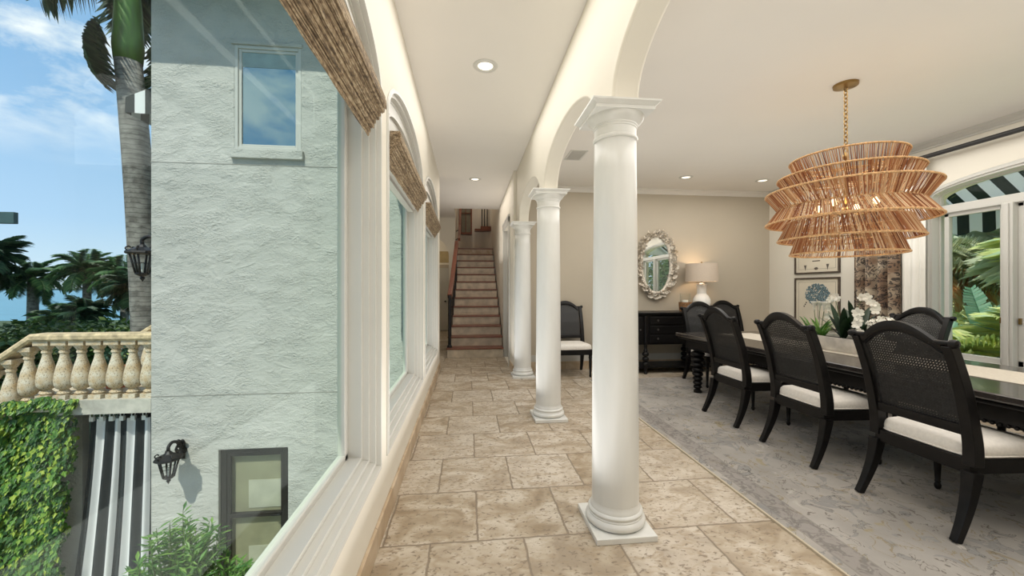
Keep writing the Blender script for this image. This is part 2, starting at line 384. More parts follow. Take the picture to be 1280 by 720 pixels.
def trunk_mat(name, a, c, ring=.11):
    m, nt, b = nodes(name)
    tc = N(nt, 'ShaderNodeTexCoord'); sx = N(nt, 'ShaderNodeSeparateXYZ'); L(nt, tc.outputs['Object'], sx.inputs[0])
    n1 = N(nt, 'ShaderNodeTexNoise', Scale=6, Detail=5); L(nt, tc.outputs['Object'], n1.inputs['Vector'])
    f = math_n(nt, 'FRACT', math_n(nt, 'ADD', math_n(nt, 'DIVIDE', sx.outputs[2], ring), math_n(nt, 'MULTIPLY', n1.outputs[0], .9)))
    base = ramp(nt, n1.outputs[0], [(.35, a), (.65, c)])
    L(nt, mixc(nt, ramp(nt, f, [(0.0, .8), (.25, 0.0)]), base, tuple(q*.35 for q in a)), b.inputs['Base Color']); b.inputs['Roughness'].default_value = .9
    bp = N(nt, 'ShaderNodeBump', Strength=.6, Distance=.02); L(nt, f, bp.inputs['Height']); L(nt, bp.outputs[0], b.inputs['Normal'])
    return m
M['trunk'] = trunk_mat('ringed_palm_bark', (.13, .12, .105), (.30, .285, .25))
M['shaft'] = simple('green_crownshaft', (.05, .13, .012), .4, var=.2, scale=3, stretch=(3, 3, .4))
M['frond_dark'] = leaf('dark_palm_leaf', [(.015, .05, .03), (.04, .10, .05), (.09, .17, .08)], .45)
M['frond_mid'] = leaf('palm_leaf', [(.03, .10, .04), (.08, .20, .08), (.20, .34, .12), (.06, .16, .08)], .45)
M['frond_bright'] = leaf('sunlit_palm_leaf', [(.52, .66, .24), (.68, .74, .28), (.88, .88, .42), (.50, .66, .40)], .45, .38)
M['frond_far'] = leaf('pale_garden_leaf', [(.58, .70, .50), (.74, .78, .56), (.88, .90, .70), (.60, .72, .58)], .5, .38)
M['frond_orange'] = leaf('dry_orange_leaf', [(.75, .42, .18), (.88, .62, .30), (.85, .76, .40)], .6, .4)
M['banana'] = leaf('banana_leaf', [(.13, .32, .20), (.30, .50, .36), (.20, .42, .28)], .35, .35)
M['ivy'] = leaf('ivy_leaf', [(.02, .07, .012), (.05, .15, .02), (.12, .28, .03), (.42, .52, .06)], .45, .3)
M['shrub'] = leaf('shrub_leaf', [(.05, .16, .03), (.12, .28, .05), (.25, .42, .09)], .45, .35)
M['hedge'] = leaf('hedge_leaf', [(.015, .04, .015), (.04, .10, .02), (.12, .18, .03), (.05, .09, .03)], .5, .3)
M['orchid_leaf'] = leaf('orchid_leaf', [(.008, .025, .01), (.02, .05, .02)], .3, .1)
M['stem'] = simple('green_stem', (.10, .15, .05), .5)
M['grass'] = simple('lawn_grass', (.50, .58, .20), .9, var=.3, scale=14)
M['ground'] = simple('dark_undergrowth', (.05, .08, .03), .95, var=.4, scale=1.5)
M['sea'] = simple('sea_water', (.10, .27, .36), .35, var=.12, scale=.12, stretch=(1, 5, 1), spec=.2)
M['shore'] = simple('far_shore', (.07, .12, .13), .9, var=.1)
M['awning_l'] = stripes('awning_stripe', 'X', .30, (.012, .02, .02), (.75, .76, .74), 0)
M['awning'] = stripes('awning_stripes', 'Y', .26, (.008, .02, .016), (.72, .76, .76), .2, .5, .3)
M['curt_stripe'] = stripes('outdoor_curtain_stripe', 'uv', .2, (.02, .027, .03), (.70, .70, .70), 0, .52)
def sky_glass():
    m, nt, b = nodes('dark_reflective_glass')
    b.inputs['Base Color'].default_value = (.02, .035, .045, 1); b.inputs['Roughness'].default_value = .02
    b.inputs['Metallic'].default_value = 0; b.inputs['Specular IOR Level'].default_value = 1.0
    gl = N(nt, 'ShaderNodeBsdfGlossy'); gl.inputs['Color'].default_value = (.42, .58, .62, 1); gl.inputs['Roughness'].default_value = .02
    mx = N(nt, 'ShaderNodeMixShader'); mx.inputs[0].default_value = .6
    L(nt, b.outputs[0], mx.inputs[1]); L(nt, gl.outputs[0], mx.inputs[2]); L(nt, mx.outputs[0], nt.nodes['Material Output'].inputs[0])
    return m
M['skyglass'] = sky_glass()

# ------------------------------------------------------------------ dimensions
XL = -.475; XR = 5.35; YB = 6.6; HC = 3.22; DC = 3.06; AX0, AX1 = .765, .915; SX = .72; Y0 = -2.6
COLY = (2.22, 4.14, 6.13); CX = .84

# ------------------------------------------------------------------ floor, ceilings
struct(MB().box(XL-.2, Y0, -.06, XR+.2, YB+.2, 0).box(-2.6, YB+.2, -.06, SX+.2, 13.4, 0).build('floor', M['tile']))
struct(MB().box(XL-.3, Y0, HC, AX1, 9.4, HC+.15).box(-2.6, YB+.25, HC, XL-.3, 9.4, HC+.15).box(-2.6, 9.4, HC, -.33, 13.4, HC+.15).build('ceiling', M['ceil']))
struct(MB().box(AX1, Y0, DC, XR+.2, YB+.2, DC+.15).build('ceiling', M['ceil']))

def ell(y0, y1, zs, rise, n=28, z0=None, frm=None):
    """closed outline: from bottom left, right, up, elliptical head back (p,z)"""
    c = (y0+y1)/2; a = (y1-y0)/2
    pts = []
    if z0 is not None: pts += [(y0, z0), (y1, z0)]
    for i in range(n+1):
        t = PI*i/n; pts.append((c+a*cos(t), zs+rise*sin(t)))
    return pts
fx = lambda p, q, a: (a, p, q)       # plates in the YZ plane
fy = lambda p, q, a: (p, a, q)       # plates in the XZ plane

# arcade wall with elliptical arches
segs = [(-1.55+.12, .27-.12), (.27+.13, 2.22-.16), (2.22+.14, 4.14-.12), (4.14+.12, 6.13-.12)]
ZS = 2.36
outer = [(Y0, HC), (Y0, ZS)]
for a, b_ in segs:
    c = (a+b_)/2; r = (b_-a)/2
    for i in range(33):
        t = PI - PI*i/32; outer.append((c+r*cos(t), ZS+.355*max(0, sin(t))**.9))
outer += [(6.3, ZS), (6.3, HC)]
ar = MB().plate(fx, outer, [], AX0, AX1).build('wall_arcade', M['wall'], smooth='auto', bevel=.018, seg=3); struct(ar)
# wall beside the stair with a door
hw = MB().plate(fx, [(6.3, 0), (6.3, HC), (9.4, HC), (9.4, 5.4), (13.0, 5.4), (13.0, 0)], [[(6.95, .0005), (7.95, .0005), (7.95, 2.5), (6.95, 2.5)]], SX, SX+.2)
struct(hw.build('wall_stair', M['wall']))
d1 = sroot('door_1')
MB().box(SX+.06, 6.95, 0.01, SX+.10, 7.95, 2.5).build('door_panel', M['white'], d1)
k = MB()
for a, b_ in ((6.85, 6.96), (7.94, 8.05)): k.box(SX-.022, a, 0, SX, b_, 2.61); k.box(SX, a+.09 if a < 7 else a, 0, SX+.1, b_ if a < 7 else b_-.09, 2.5)
k.box(SX-.022, 6.85, 2.5, SX, 8.05, 2.61); k.box(SX-.034, 6.83, 2.6, SX, 8.07, 2.64)
k.build('door_casing', M['white'], d1, bevel=.006)
k = MB()
for z0, z1 in ((.2, 1.0), (1.15, 2.35)):
    for y0, y1 in ((7.05, 7.42), (7.48, 7.85)): k.box(SX+.048, y0, z0, SX+.06, y1, z1)
k.build('raised_panel', M['white'], d1, bevel=.008)
# dining back wall, right wall, front wall
struct(MB().box(AX0, YB, 0, XR+.2, YB+.2, HC).build('wall_back', M['wall_tan']))
RW = [(1.35, .56)]
ro = ell(1.30, 4.09, 2.38, .20, z0=.56)
struct(MB().plate(fx, [(Y0, 0), (YB, 0), (YB, HC), (Y0, HC)], [ro], XR, XR+.2).build('wall_right', M['wall'], smooth='auto'))
struct(MB().box(XL-.3, Y0-.2, -.05, XR+.2, Y0, HC).build('wall_front', M['wall']))
# hall window wall : arch headed recesses
wins = [(.16, 2.24), (2.41, 4.28), (4.45, 6.32)]
WZ0, WZS, WR = .37, 2.40, .36
struct(MB().plate(fx, [(Y0, -.05), (YB+.2, -.05), (YB+.2, HC), (Y0, HC)], [ell(a, b_, WZS, WR, z0=WZ0) for a, b_ in wins], XL-.2, XL).build('wall_left', M['wall'], smooth='auto'))
# outer skin of this house
struct(MB().plate(fx, [(Y0, -3.95), (YB, -3.95), (YB, 6.6), (Y0, 6.6)], [[(a, WZ0), (b_, WZ0), (b_, 2.5), (a, 2.5)] for a, b_ in wins], XL-.22, XL-.2).build('wall_outside', M['stucco']))
struct(MB().box(-1.25, Y0, 3.30, XL-.2, 6.58, 3.42).build('trim_1', M['stucco']))  # unseen overhang, added to keep the sun out of the hall windows

def ring_profile(w, z0, zs, rise, prof, fn):
    """stepped casing: nested outlines offset by d, at depth a"""
    y0, y1 = w; mb = MB(); loops = []
    for d, a in prof:
        loops.append([fn(p, q, a) for p, q in ell(y0+d, y1-d, zs, rise-d, z0=z0+d)])
    n = len(loops[0]); vs = [v for l in loops for v in l]; fs = []
    for k in range(len(loops)-1):
        for i in range(n): j = (i+1) % n; fs.append((k*n+i, k*n+j, (k+1)*n+j, (k+1)*n+i))
    return mb.add(vs, fs)
CAS = [(0, XL-.05), (0, XL+.004), (.012, XL+.012), (.03, XL+.012), (.034, XL-.012), (.058, XL-.012), (.062, XL-.04), (.085, XL-.04), (.089, XL-.07), (.112, XL-.07), (.116, XL-.15), (.125, XL-.15)]
for n, w in enumerate(wins, 1):
    r = sroot('window_%d' % n)
    ring_profile(w, WZ0, WZS, WR, CAS, fx).build('window_frame', M['white'], r)
    a, b_ = w[0]+.116, w[1]-.116
    # solid arched head panel with bead, then the head bar
    pan = [(p, q) for p, q in ell(w[0]+.06, w[1]-.06, WZS, WR-.06, z0=2.30)]
    k = MB().plate(fx, pan, [], XL-.10, XL-.045)
    k.build('arch_panel', M['white'], r)
    ring = ring_profile((w[0]+.17, w[1]-.17), 2.36, WZS, WR-.17, [(0, XL-.045), (.004, XL-.025), (.022, XL-.025), (.026, XL-.045)], fx)
    ring.build('bead_moulding', M['white'], r)
    hz = 2.34 if n == 1 else 2.16
    MB().box(XL-.16, a-.02, hz, XL-.05, b_+.02, hz+.18).box(XL-.13, a, hz-.03, XL-.08, b_, hz+.01).build('head_bar', M['white'], r)
    k = MB()
    g0 = .045
    for s in ((a, WZ0+.1, a+g0, hz+.04), (b_-g0, WZ0+.1, b_, hz+.04), (a, WZ0+.1, b_, WZ0+.1+g0)): k.box(XL-.175, s[0], s[1], XL-.135, s[2], s[3])
    k.build('sash', M['white'], r, bevel=.006)
    MB().box(XL-.158, a+.02, WZ0+.12, XL-.152, b_-.02, hz+.04).build('pane', M['glass_hall'], r)
struct(MB().box(XL-.06, -.15, .02, XL+.016, .155, HC-.02).build('wall_pier', M['wall'])) if False else None
# baseboards
struct(MB().box(XL, Y0, 0, XL+.018, YB+.2, .125).build('baseboard_left', M['tileband'], bevel=.004))
struct(MB().box(AX1, YB-.018, 0, XR, YB, .13).build('baseboard_back', M['tileband']))
struct(MB().box(AX1, YB-.014, .13, XR, YB, .24).build('baseboard_back', M['white'], bevel=.004))
struct(MB().box(SX-.016, 6.3, 0, SX, 6.84, .13).box(SX-.016, 8.06, 0, SX, 8.2, .13).build('baseboard_stair', M['tileband']))
struct(MB().box(XR-.016, Y0, 0, XR, YB-.02, .16).build('baseboard_right', M['white']))
def crown(name, p0, p1, inward):
    prof = [(0, 0), (.015, 0), (.018, .02), (.03, .025), (.05, .05), (.075, .062), (.08, .08), (0, .08)]
    vs = []; d = Vector(inward)
    for P in (Vector(p0), Vector(p1)):
        for u_, z_ in prof: vs.append(P + d*u_ + Vector((0, 0, z_)))
    n = len(prof)
    fs = [(i, (i+1) % n, n+(i+1) % n, n+i) for i in range(n)] + [tuple(range(n)), tuple(range(n, 2*n))[::-1]]
    struct(MB().add(vs, fs).build(name, M['ceil'] if name != 'trim_3' else M['white']))
crown('trim_2', (AX1, YB, DC-.08), (XR, YB, DC-.08), (0, -1, 0))
crown('trim_3', (XR, Y0, DC-.08), (XR, YB, DC-.08), (-1, 0, 0))

# hall beyond: end walls, arch, stairwell
struct(MB().plate(fy, [(-2.6, 0), (-2.6, HC), (-.33, HC), (-.33, 0)], [[(-1.6, .0005), (-.5, .0005)] + [( -1.05+.55*cos(PI*i/20), 2.2+.55*sin(PI*i/20)) for i in range(21)]], 10.6, 10.72).build('wall_hall_arch', M['wall']))
struct(MB().box(-.43, 9.4, HC+.15, -.33, 13.0, 5.4).box(-.43, 10.62, 0, -.332, 13.0, HC+.16).build('wall_stairwell', M['wall']))
struct(MB().box(-.43, 9.3, HC+.15, SX, 9.4, 5.4).build('wall_stairwell_front', M['wall']))
struct(MB().box(-.43, 9.3, 5.4, SX+.2, 13.2, 5.5).build('ceiling', M['ceil']))
struct(MB().box(-2.6, 13.0, 0, -.3, 13.2, HC).build('wall_hall_end', M['wall']))
struct(MB().box(-2.7, YB+.2, 0, -2.6, 13.2, HC).build('wall_hall_left', M['wall']))
d2 = sroot('door_2')
MB().box(-1.35, 12.96, 0.01, -.62, 13.0, 2.02).build('door_panel', M['white'], d2)
MB().box(-1.45, 12.94, 0, -1.35, 13.0, 2.12).box(-.62, 12.94, 0, -.52, 13.0, 2.12).box(-1.35, 12.94, 2.02, -.62, 13.0, 2.12).build('door_casing', M['wall_tan'], d2)
k = MB().ball((-.72, 12.93, .95), .03); k.build('door_handle', M['iron'], d2, smooth=True)
struct(MB().box(-1.6, 11.9, 2.12, -.43, 12.0, 2.45).build('trim_4', simple('tan_header', (.50, .40, .22), .6)))
# curved wall at the head of the stair
cv = MB(); vs = []; fs = []
for i in range(17):
    t = PI*(.5-i/16*1.0)/1; x = .195+.535*sin(-t); y = 11.95+.5*cos(t)
    vs += [(x, y, 2.5), (x, y, 5.4), (x, y+.05, 2.5), (x, y+.05, 5.4)]
for i in range(16):
    j = i*4; fs += [(j, j+4, j+5, j+1), (j+2, j+3, j+7, j+6)]
struct(cv.add(vs, fs).build('wall_landing', M['wall'], smooth=True))
w8 = sroot('window_8')
MB().box(-.24, 12.12, 3.0, -.2, 12.4, 4.3).box(.08, 12.12, 3.0, .12, 12.46, 4.3).box(-.2, 12.12, 3.0, .08, 12.42, 3.05).box(-.08, 12.13, 3.05, -.06, 12.16, 4.3).box(-.2, 12.13, 3.62, .08, 12.16, 3.64).build('window_frame', M['wood'], w8)
MB().box(-.2, 12.17, 3.05, .08, 12.18, 4.3).build('pane', simple('dim_glass', (.20, .19, .15), .15), w8)

# ------------------------------------------------------------------ staircase
st = thing('staircase', 'straight staircase with red-brown wooden treads and pale stone risers', 'staircase', (.2, 7.88, 0))
RH, RS = .192, .29
for i in range(12):
    y = 7.88+i*RS; z = (i+1)*RH; xl = -.42+.14*i/12 if i < 9 else -.30
    MB().box(xl+.02, y, z-RH, SX-.03, y+RS+.02, z-.03).box(xl+.05, y+.01, 0, SX-.05, y+RS, z-RH).build('riser', M['riser'], st, world=True)
    MB().box(xl, y-.025, z-.03, SX-.02, y+RS+.01, z).build('tread', M['wood'], st, world=True, bevel=.008)
y = 7.88+12*RS
MB().box(-.29, y, 12*RH, SX-.03, 12.9, 13*RH-.03).build('landing', M['tileband'], st, world=True)
MB().box(-.30, y-.025, 13*RH-.03, SX-.02, 12.9, 13*RH).build('tread', M['wood'], st, world=True)
rl = thing('stair_railing', 'black iron stair railing with red-brown wooden handrail left of the steps', 'railing', (-.36, 7.98, RH))
MB().tube([(-.36, 7.98, RH), (-.36, 7.98, 1.16)], .030, 10).ball((-.36, 7.98, 1.19), .04).lathe([(.05, 0), (.05, .03), (.025, .06)], -.36, 7.98, RH, 12).lathe([(.022, 0), (.034, .03), (.022, .06)], -.36, 7.98, .8, 12).build('newel_post', M['iron'], rl, world=True, smooth='auto')
pa = [(-.36, 7.98, 1.20), (-.35, 8.1, 1.28)] + [(-.345+.01*i, 8.1+.26*i, 1.28+.172*i) for i in range(1, 8)]
MB().tube(pa, .042, 8, sq=(1.0, 1.3)).build('handrail', M['wood'], rl, world=True, bevel=.01)
for i in range(1, 8):
    for q in (.07, .21):
        y = 7.88+i*RS+q; z0 = (i+1)*RH; z1 = 1.28+(y-8.1)*.66; x = -.36+.012*i
        MB().tube([(x, y, z0), (x, y, z1)], .008, 6).build('baluster', M['iron'], rl, world=True)
r2 = thing('upper_handrail', 'short dark wooden handrail at the head of the stairs', 'railing', (-.22, 10.7, 2.3))
MB().tube([(-.23, 10.4, 2.62), (-.23, 11.2, 3.1), (-.21, 11.9, 3.9)], .035, 8, sq=(.9, 1.1)).build('handrail', M['wood'], r2, world=True)
for y, z in ((10.5, 2.68), (11.0, 2.98)): MB().tube([(-.26, y, z-.03), (-.31, y, z-.06), (-.331, y, z-.06)], .012, 6).build('bracket', M['iron'], r2, world=True)
r3 = thing('upper_stair_flight', 'dark wooden upper flight with iron balusters above the landing', 'staircase', (.5, 12.2, 3.15))
MB().box(.20, 12.1, 3.10, .69, 12.38, 3.16).box(.38, 12.1, 3.16, .69, 12.38, 3.24).build('tread', M['wood'], r3, world=True)
for x in (.42, .5, .58): MB().tube([(x, 12.14, 3.24), (x, 12.14, 4.0)], .016, 6).build('baluster', M['iron'], r3, world=True)
MB().tube([(.38, 12.14, 4.0), (.66, 12.14, 4.15)], .03, 8).build('handrail', M['wood'], r3, world=True)

# ------------------------------------------------------------------ columns
def column():
    t = thing('column', '', 'column', (0, 0, 0), group=None)
    MB().box(-.168, -.185, 0, .168, .185, .032).build('plinth', M['column'], t, bevel=.004)
    MB().lathe([(.150, .032), (.163, .042), (.167, .055), (.163, .068), (.150, .078), (.150, .084), (.146, .088), (.150, .096), (.152, .104), (.148, .112), (.140, .116), (.140, .124), (.134, .132), (.1315, .15), (.0, .15)], n=48).build('base_moulding', M['column'], t, smooth='auto')
    pr = [(.131, .13)]
    for i in range(13):
        h = i/12; pr.append((.131-.014*h**1.7, .15+h*2.04))
    MB().lathe(pr, n=48).build('shaft', M['column'], t, smooth=True)
    MB().lathe([(.117, 2.17), (.117, 2.185), (.124, 2.19), (.126, 2.197), (.124, 2.204), (.117, 2.209), (.117, 2.25), (.121, 2.254), (.121, 2.262), (.125, 2.266), (.125, 2.273), (.132, 2.281), (.148, 2.295), (.158, 2.31), (.16, 2.318), (.155, 2.322), (0, 2.322)], n=48).build('capital', M['column'], t, smooth='auto')
    a = MB().box(-.163, -.163, 2.318, .163, .163, 2.335)
    vs = []
    for s, z in ((.163, 2.335), (.168, 2.338), (.182, 2.35), (.188, 2.353), (.188, 2.362)):
        vs += [(-s, -s, z), (s, -s, z), (s, s, z), (-s, s, z)]
    fs = []
    for i in range(4):
        for k in range(4): fs.append((i*4+k, i*4+(k+1) % 4, i*4+4+(k+1) % 4, i*4+4+k))
    fs.append((16, 17, 18, 19)); a.add(vs, fs)
    a.build('abacus', M['column'], t)
    return t
co = column()
colab = ['nearest white round column, tallest in view, on a square plinth', 'middle white round column between the nearest one and the farthest', 'farthest white round column, beside the doorway near the stairs']
for i, y in enumerate(COLY):
    c = co if i == 0 else copy_tree(co)
    relabel(c, (CX, y, 0), 0, colab[i], 'white columns of the arcade')

# ------------------------------------------------------------------ roman shades
def shade(w, label):
    y0, y1 = w; t = thing('roman_shade', label, 'window shade', (XL, y1, 2.32), group='woven reed roman shades'); NF = 11
    xs = [XL-.024+.086*q/(NF-1) for q in range(NF)]; zb = [2.118+.132*q/(NF-1)+.006*(q % 3) for q in range(NF)]
    MB().box(XL+.0, y0, 2.30, XL+.06, y1, 2.32).build('headrail', M['reed'], t, world=True)
    for i, (x, z) in enumerate(zip(xs, zb)):
        jag = .012*((i*37) % 5)/5
        pts = [(x-.003, 2.30), (x-.004, z+.03), (x-.005, z+.008), (x-.002, z), (x+.003, z+.001), (x+.005, z+.010), (x+.004, z+.03), (x+.002, 2.30)]
        vs = []
        n = 24
        for j in range(n+1):
            y = y0 + (y1-y0-jag)*j/n; dz = .003*sin(j*1.7+i)
            vs += [(px_, y, pz + (dz if pz < 2.25 else 0)) for px_, pz in pts]
        m_ = len(pts); fs = []
        for j in range(n):
            for k in range(m_): fs.append((j*m_+k, j*m_+(k+1) % m_, (j+1)*m_+(k+1) % m_, (j+1)*m_+k))
        fs += [tuple(range(m_)), tuple(n*m_+k for k in range(m_))[::-1]]
        MB().add(vs, fs).build('fold', M['reed'], t, world=True, smooth='auto')
    return t
shade((.30, 2.08), 'woven brown roman shade over the nearest hall window, largest in view')
shade((2.52, 4.10), 'woven brown roman shade over the middle hall window')
shade((4.56, 6.16), 'woven brown roman shade over the farthest hall window')

# ------------------------------------------------------------------ downlights, vent
def downlight(x, y, z, label):
    t = thing('recessed_downlight', label, 'ceiling light', (x, y, z), group='recessed ceiling downlights')
    MB().lathe([(.060, 0), (.064, -.004), (.070, -.010), (.098, -.007), (.104, -.002), (.104, 0)], n=32).build('trim_ring', M['white'], t, smooth='auto')
    MB().lathe([(0, -.0025), (.062, -.0025), (.062, 0)], n=24).build('lens', M['glow'], t)
downlight(.145, 3.36, HC, 'nearest round downlight in the hall ceiling, over the walkway')
downlight(.12, 6.85, HC, 'far round downlight in the hall ceiling, near the stairs')
downlight(3.32, 5.80, DC, 'round downlight in the dining ceiling, over the lamp and mirror wall')
downlight(4.62, 5.84, DC, 'round downlight in the dining ceiling, behind the chandelier')
v = thing('air_vent', 'white slotted air vent in the dining ceiling between two columns', 'vent', (1.36, 5.0, DC))
MB().box(1.26, 4.82, DC-.008, 1.28, 5.18, DC).box(1.46, 4.82, DC-.008, 1.48, 5.18, DC).box(1.28, 4.82, DC-.008, 1.46, 4.84, DC).box(1.28, 5.16, DC-.008, 1.46, 5.18, DC).build('frame', M['white'], v, world=True)
MB().box(1.28, 4.84, DC-.002, 1.46, 5.16, DC).build('backing', M['ink_dark'], v, world=True)
k = MB()
for i in range(9): k.box(1.28, 4.855+i*.035, DC-.008, 1.46, 4.872+i*.035, DC-.002)
k.build('louvers', M['white'], v, world=True)
tag(MB().box(-.12, 1.7, HC-.008, .33, 2.60, HC).box(-.10, 1.72, HC-.011, .31, 2.58, HC-.008).build('ceiling_access_panel', M['ceil'], bevel=.003), 'flat white access panel in the hall ceiling near the top edge', 'panel')

# ------------------------------------------------------------------ chairs
BK = [(-.333, 0), (-.284, .10), (-.240, .22), (-.212, .36), (-.207, .48), (-.228, .62), (-.268, .80), (-.322, .96), (-.355, 1.04)]
def yb(z):
    for (a, b_), (c, d) in zip(BK, BK[1:]):
        if b_ <= z <= d: return a+(c-a)*(z-b_)/(d-b_)
    return BK[-1][0]+(z-1.04)*-.25
def smooth_path(pts, n=4):
    out = []
    P = [pts[0]]+list(pts)+[pts[-1]]
    for i in range(1, len(P)-2):
        for k in range(n):
            t = k/n; r_ = []
            for a, b_, c, d in zip(P[i-1], P[i], P[i+1], P[i+2]):
                r_.append(.5*(2*b_+(c-a)*t+(2*a-5*b_+4*c-d)*t*t+(3*b_-a-3*c+d)*t**3))
            out.append(tuple(r_))
    out.append(tuple(pts[-1])); return out
def crest_top(x): return 1.042+.108*max(0, 1-(abs(x)/.212)**2.1)**1.15
def crest_bot(x): return crest_top(x)-.055+.012*abs(x)/.225
def make_chair():
    t = thing('dining_chair', '', 'chair')
    for s in (-1, 1):
        P = smooth_path([(s*(.262-.012*min(1, z/.3)), y, z) for y, z in BK])
        lo = [p for p in P if p[2] <= .39]; hi = [p for p in P if p[2] >= .375]
        rl_ = [.92+.62*min(1, p[2]/.36)**1.3 for p in lo]
        MB().tube(lo, rl_, sq=(.020, .0215), up=(0, 1, 0)).build('leg', M['black'], t, bevel=.004)
        rh = [1.45-.22*max(0, (p[2]-.45)/.5) for p in hi]
        MB().tube(hi, rh, sq=(.020, .0215), up=(0, 1, 0)).build('stile', M['black'], t, bevel=.004)
        y1 = yb(1.04)
        k = MB().lathe([(0, -.075), (.010, -.072), (.015, -.062), (.010, -.052), (.014, -.046), (.014, .012), (.010, .018), (.021, .026), (.025, .042), (.020, .058), (0, .064)] , 0, 0, 0, 16, 'x')
        k.xf(Matrix.Translation((s*.236, y1-.008, 1.048)) @ Matrix.Scale(s, 4, (1, 0, 0))); k.build('finial', M['black'], t, smooth='auto')
        # turned front leg
        k = MB().lathe([(.010, 0), (.017, .012), (.019, .028), (.013, .044), (.016, .05), (.016, .056), (.014, .06), (.017, .12), (.022, .26), (.023, .29), (.028, .298), (.028, .31), (.022, .318), (.026, .33), (.026, .345)], s*.245, .235, 0, 16)
        k.build('leg', M['black'], t, smooth='auto')
    # seat rails
    k = MB()
    vs = [(-.25, -.23, .345), (.25, -.23, .345), (.285, .27, .345), (-.285, .27, .345)]
    vs += [(v_[0], v_[1], .425) for v_ in vs]
    k.add(vs, [(0, 3, 2, 1), (4, 5, 6, 7), (0, 1, 5, 4), (1, 2, 6, 5), (2, 3, 7, 6), (3, 0, 4, 7)]).build('seat_frame', M['black'], t, bevel=.006)
    # cushion
    def outl(s_):
        o_ = []
        for i in range(48):
            a = 2*PI*i/48; c_, s2 = cos(a), sin(a); e = .28
            x = abs(c_)**e*(1 if c_ > 0 else -1); y = abs(s2)**e*(1 if s2 > 0 else -1)
            w = .243+.035*(y+1)/2
            o_.append((x*w*s_, .028+y*.245*s_))
        return o_
    vs = []; fs = []; lev = [(.975, .425), (1.0, .437), (1.003, .46), (.985, .483), (.94, .497), (.8, .508), (.5, .517), (.2, .52)]
    for s_, z in lev: vs += [(x, y, z) for x, y in outl(s_)]
    for k_ in range(len(lev)-1):
        for i in range(48): j = (i+1) % 48; fs.append((k_*48+i, k_*48+j, (k_+1)*48+j, (k_+1)*48+i))
    fs.append(tuple(range(48))[::-1]); fs.append(tuple(range((len(lev)-1)*48, len(lev)*48)))
    cu = MB().add(vs, fs).build('seat_cushion', M['cushion'], t, smooth=True)
    MB().tube([(x*1.004, y, .434) for x, y in outl(1.0)], .005, 6, closed=True).build('piping', M['cushion'], cu, smooth=True)
    # crest rail and lower rail
    def band(top, bot, th=.017, xs=.222, n=28, nm='crest_rail'):
        vs = []; fs = []
        for i in range(n+1):
            x = -xs+2*xs*i/n
            for z in (bot(x), (bot(x)+top(x))/2, top(x)):
                bulge = .004 if z not in (bot(x), top(x)) else 0
                vs += [(x, yb(z)-th-bulge, z), (x, yb(z)+th+bulge, z)]
        for i in range(n):
            a = i*6; b_ = a+6
            fs += [(a, b_, b_+2, a+2), (a+2, b_+2, b_+4, a+4), (a+1, a+3, b_+3, b_+1), (a+3, a+5, b_+5, b_+3), (a, a+1, b_+1, b_), (a+4, b_+4, b_+5, a+5)]
        fs += [(0, 2, 3, 1), (2, 4, 5, 3)]; e = n*6; fs += [(e, e+1, e+3, e+2), (e+2, e+3, e+5, e+4)]
        MB().add(vs, fs).build(nm, M['black'], t, smooth='auto')
    band(crest_top, crest_bot)
    band(lambda x: .602, lambda x: .548, nm='lower_rail')
    band(lambda x: crest_bot(x)+.002, lambda x: crest_bot(x)-.011, .012, .214, nm='cane_bead')
    # woven cane
    k = MB(); W = .212; zl = .60
    def ribbon(p, q, w, off=0):
        (x0, z0), (x1, z1) = p, q
        d = math.hypot(x1-x0, z1-z0)
        if d < .004: return
        nx, nz = -(z1-z0)/d*w/2, (x1-x0)/d*w/2
        m_ = max(1, int(d/.07)); vs = []
        for i in range(m_+1):
            f = i/m_; x = x0+(x1-x0)*f; z = z0+(z1-z0)*f
            vs += [(x-nx, yb(z-nz)+off, z-nz), (x+nx, yb(z+nz)+off, z+nz)]
        k.add(vs, [(2*i, 2*i+1, 2*i+3, 2*i+2) for i in range(m_)])
    pitch = .0152
    x = -W
    while x <= W:
        for dxx in (-.002, .002): ribbon((x+dxx, zl), (x+dxx, crest_bot(x)), .0040, 0)
        x += pitch
    z = zl
    while z < 1.09:
        # clip horizontally where crest_bot > z
        xs = W
        while xs > 0 and crest_bot(xs) < z: xs -= .004
        if xs > 0:
            for dz in (-.002, .002): ribbon((-xs, z+dz), (xs, z+dz), .0040, .0012)
        z += pitch
    for sg in (-1, 1):
        cc = -1.2
        while cc < 1.6:
            # line z = zl + sg*x + cc
            pts = []
            n_ = 90
            ins = [(-W+2*W*i/n_) for i in range(n_+1) if zl <= zl+sg*(-W+2*W*i/n_)+cc <= crest_bot(-W+2*W*i/n_)]
            if len(ins) > 1: ribbon((ins[0], zl+sg*ins[0]+cc), (ins[-1], zl+sg*ins[-1]+cc), .0036, -.0012*sg)
            cc += pitch
    k.build('cane_panel', M['cane'], t)
    return t
ch0 = make_chair()
near = [((2.89, 2.105, .012), 'nearest black cane-back chair, largest in view, at the near table side'),
        ((2.885, 2.975, .012), 'middle black cane-back chair on the near table side, below the chandelier'),
        ((2.89, 3.85, .012), 'black cane-back chair on the near table side beside the turned table leg')]
for i, (p, lb) in enumerate(near):
    relabel(ch0 if i == 0 else copy_tree(ch0), p, -PI/2, lb, 'black cane back dining chairs')
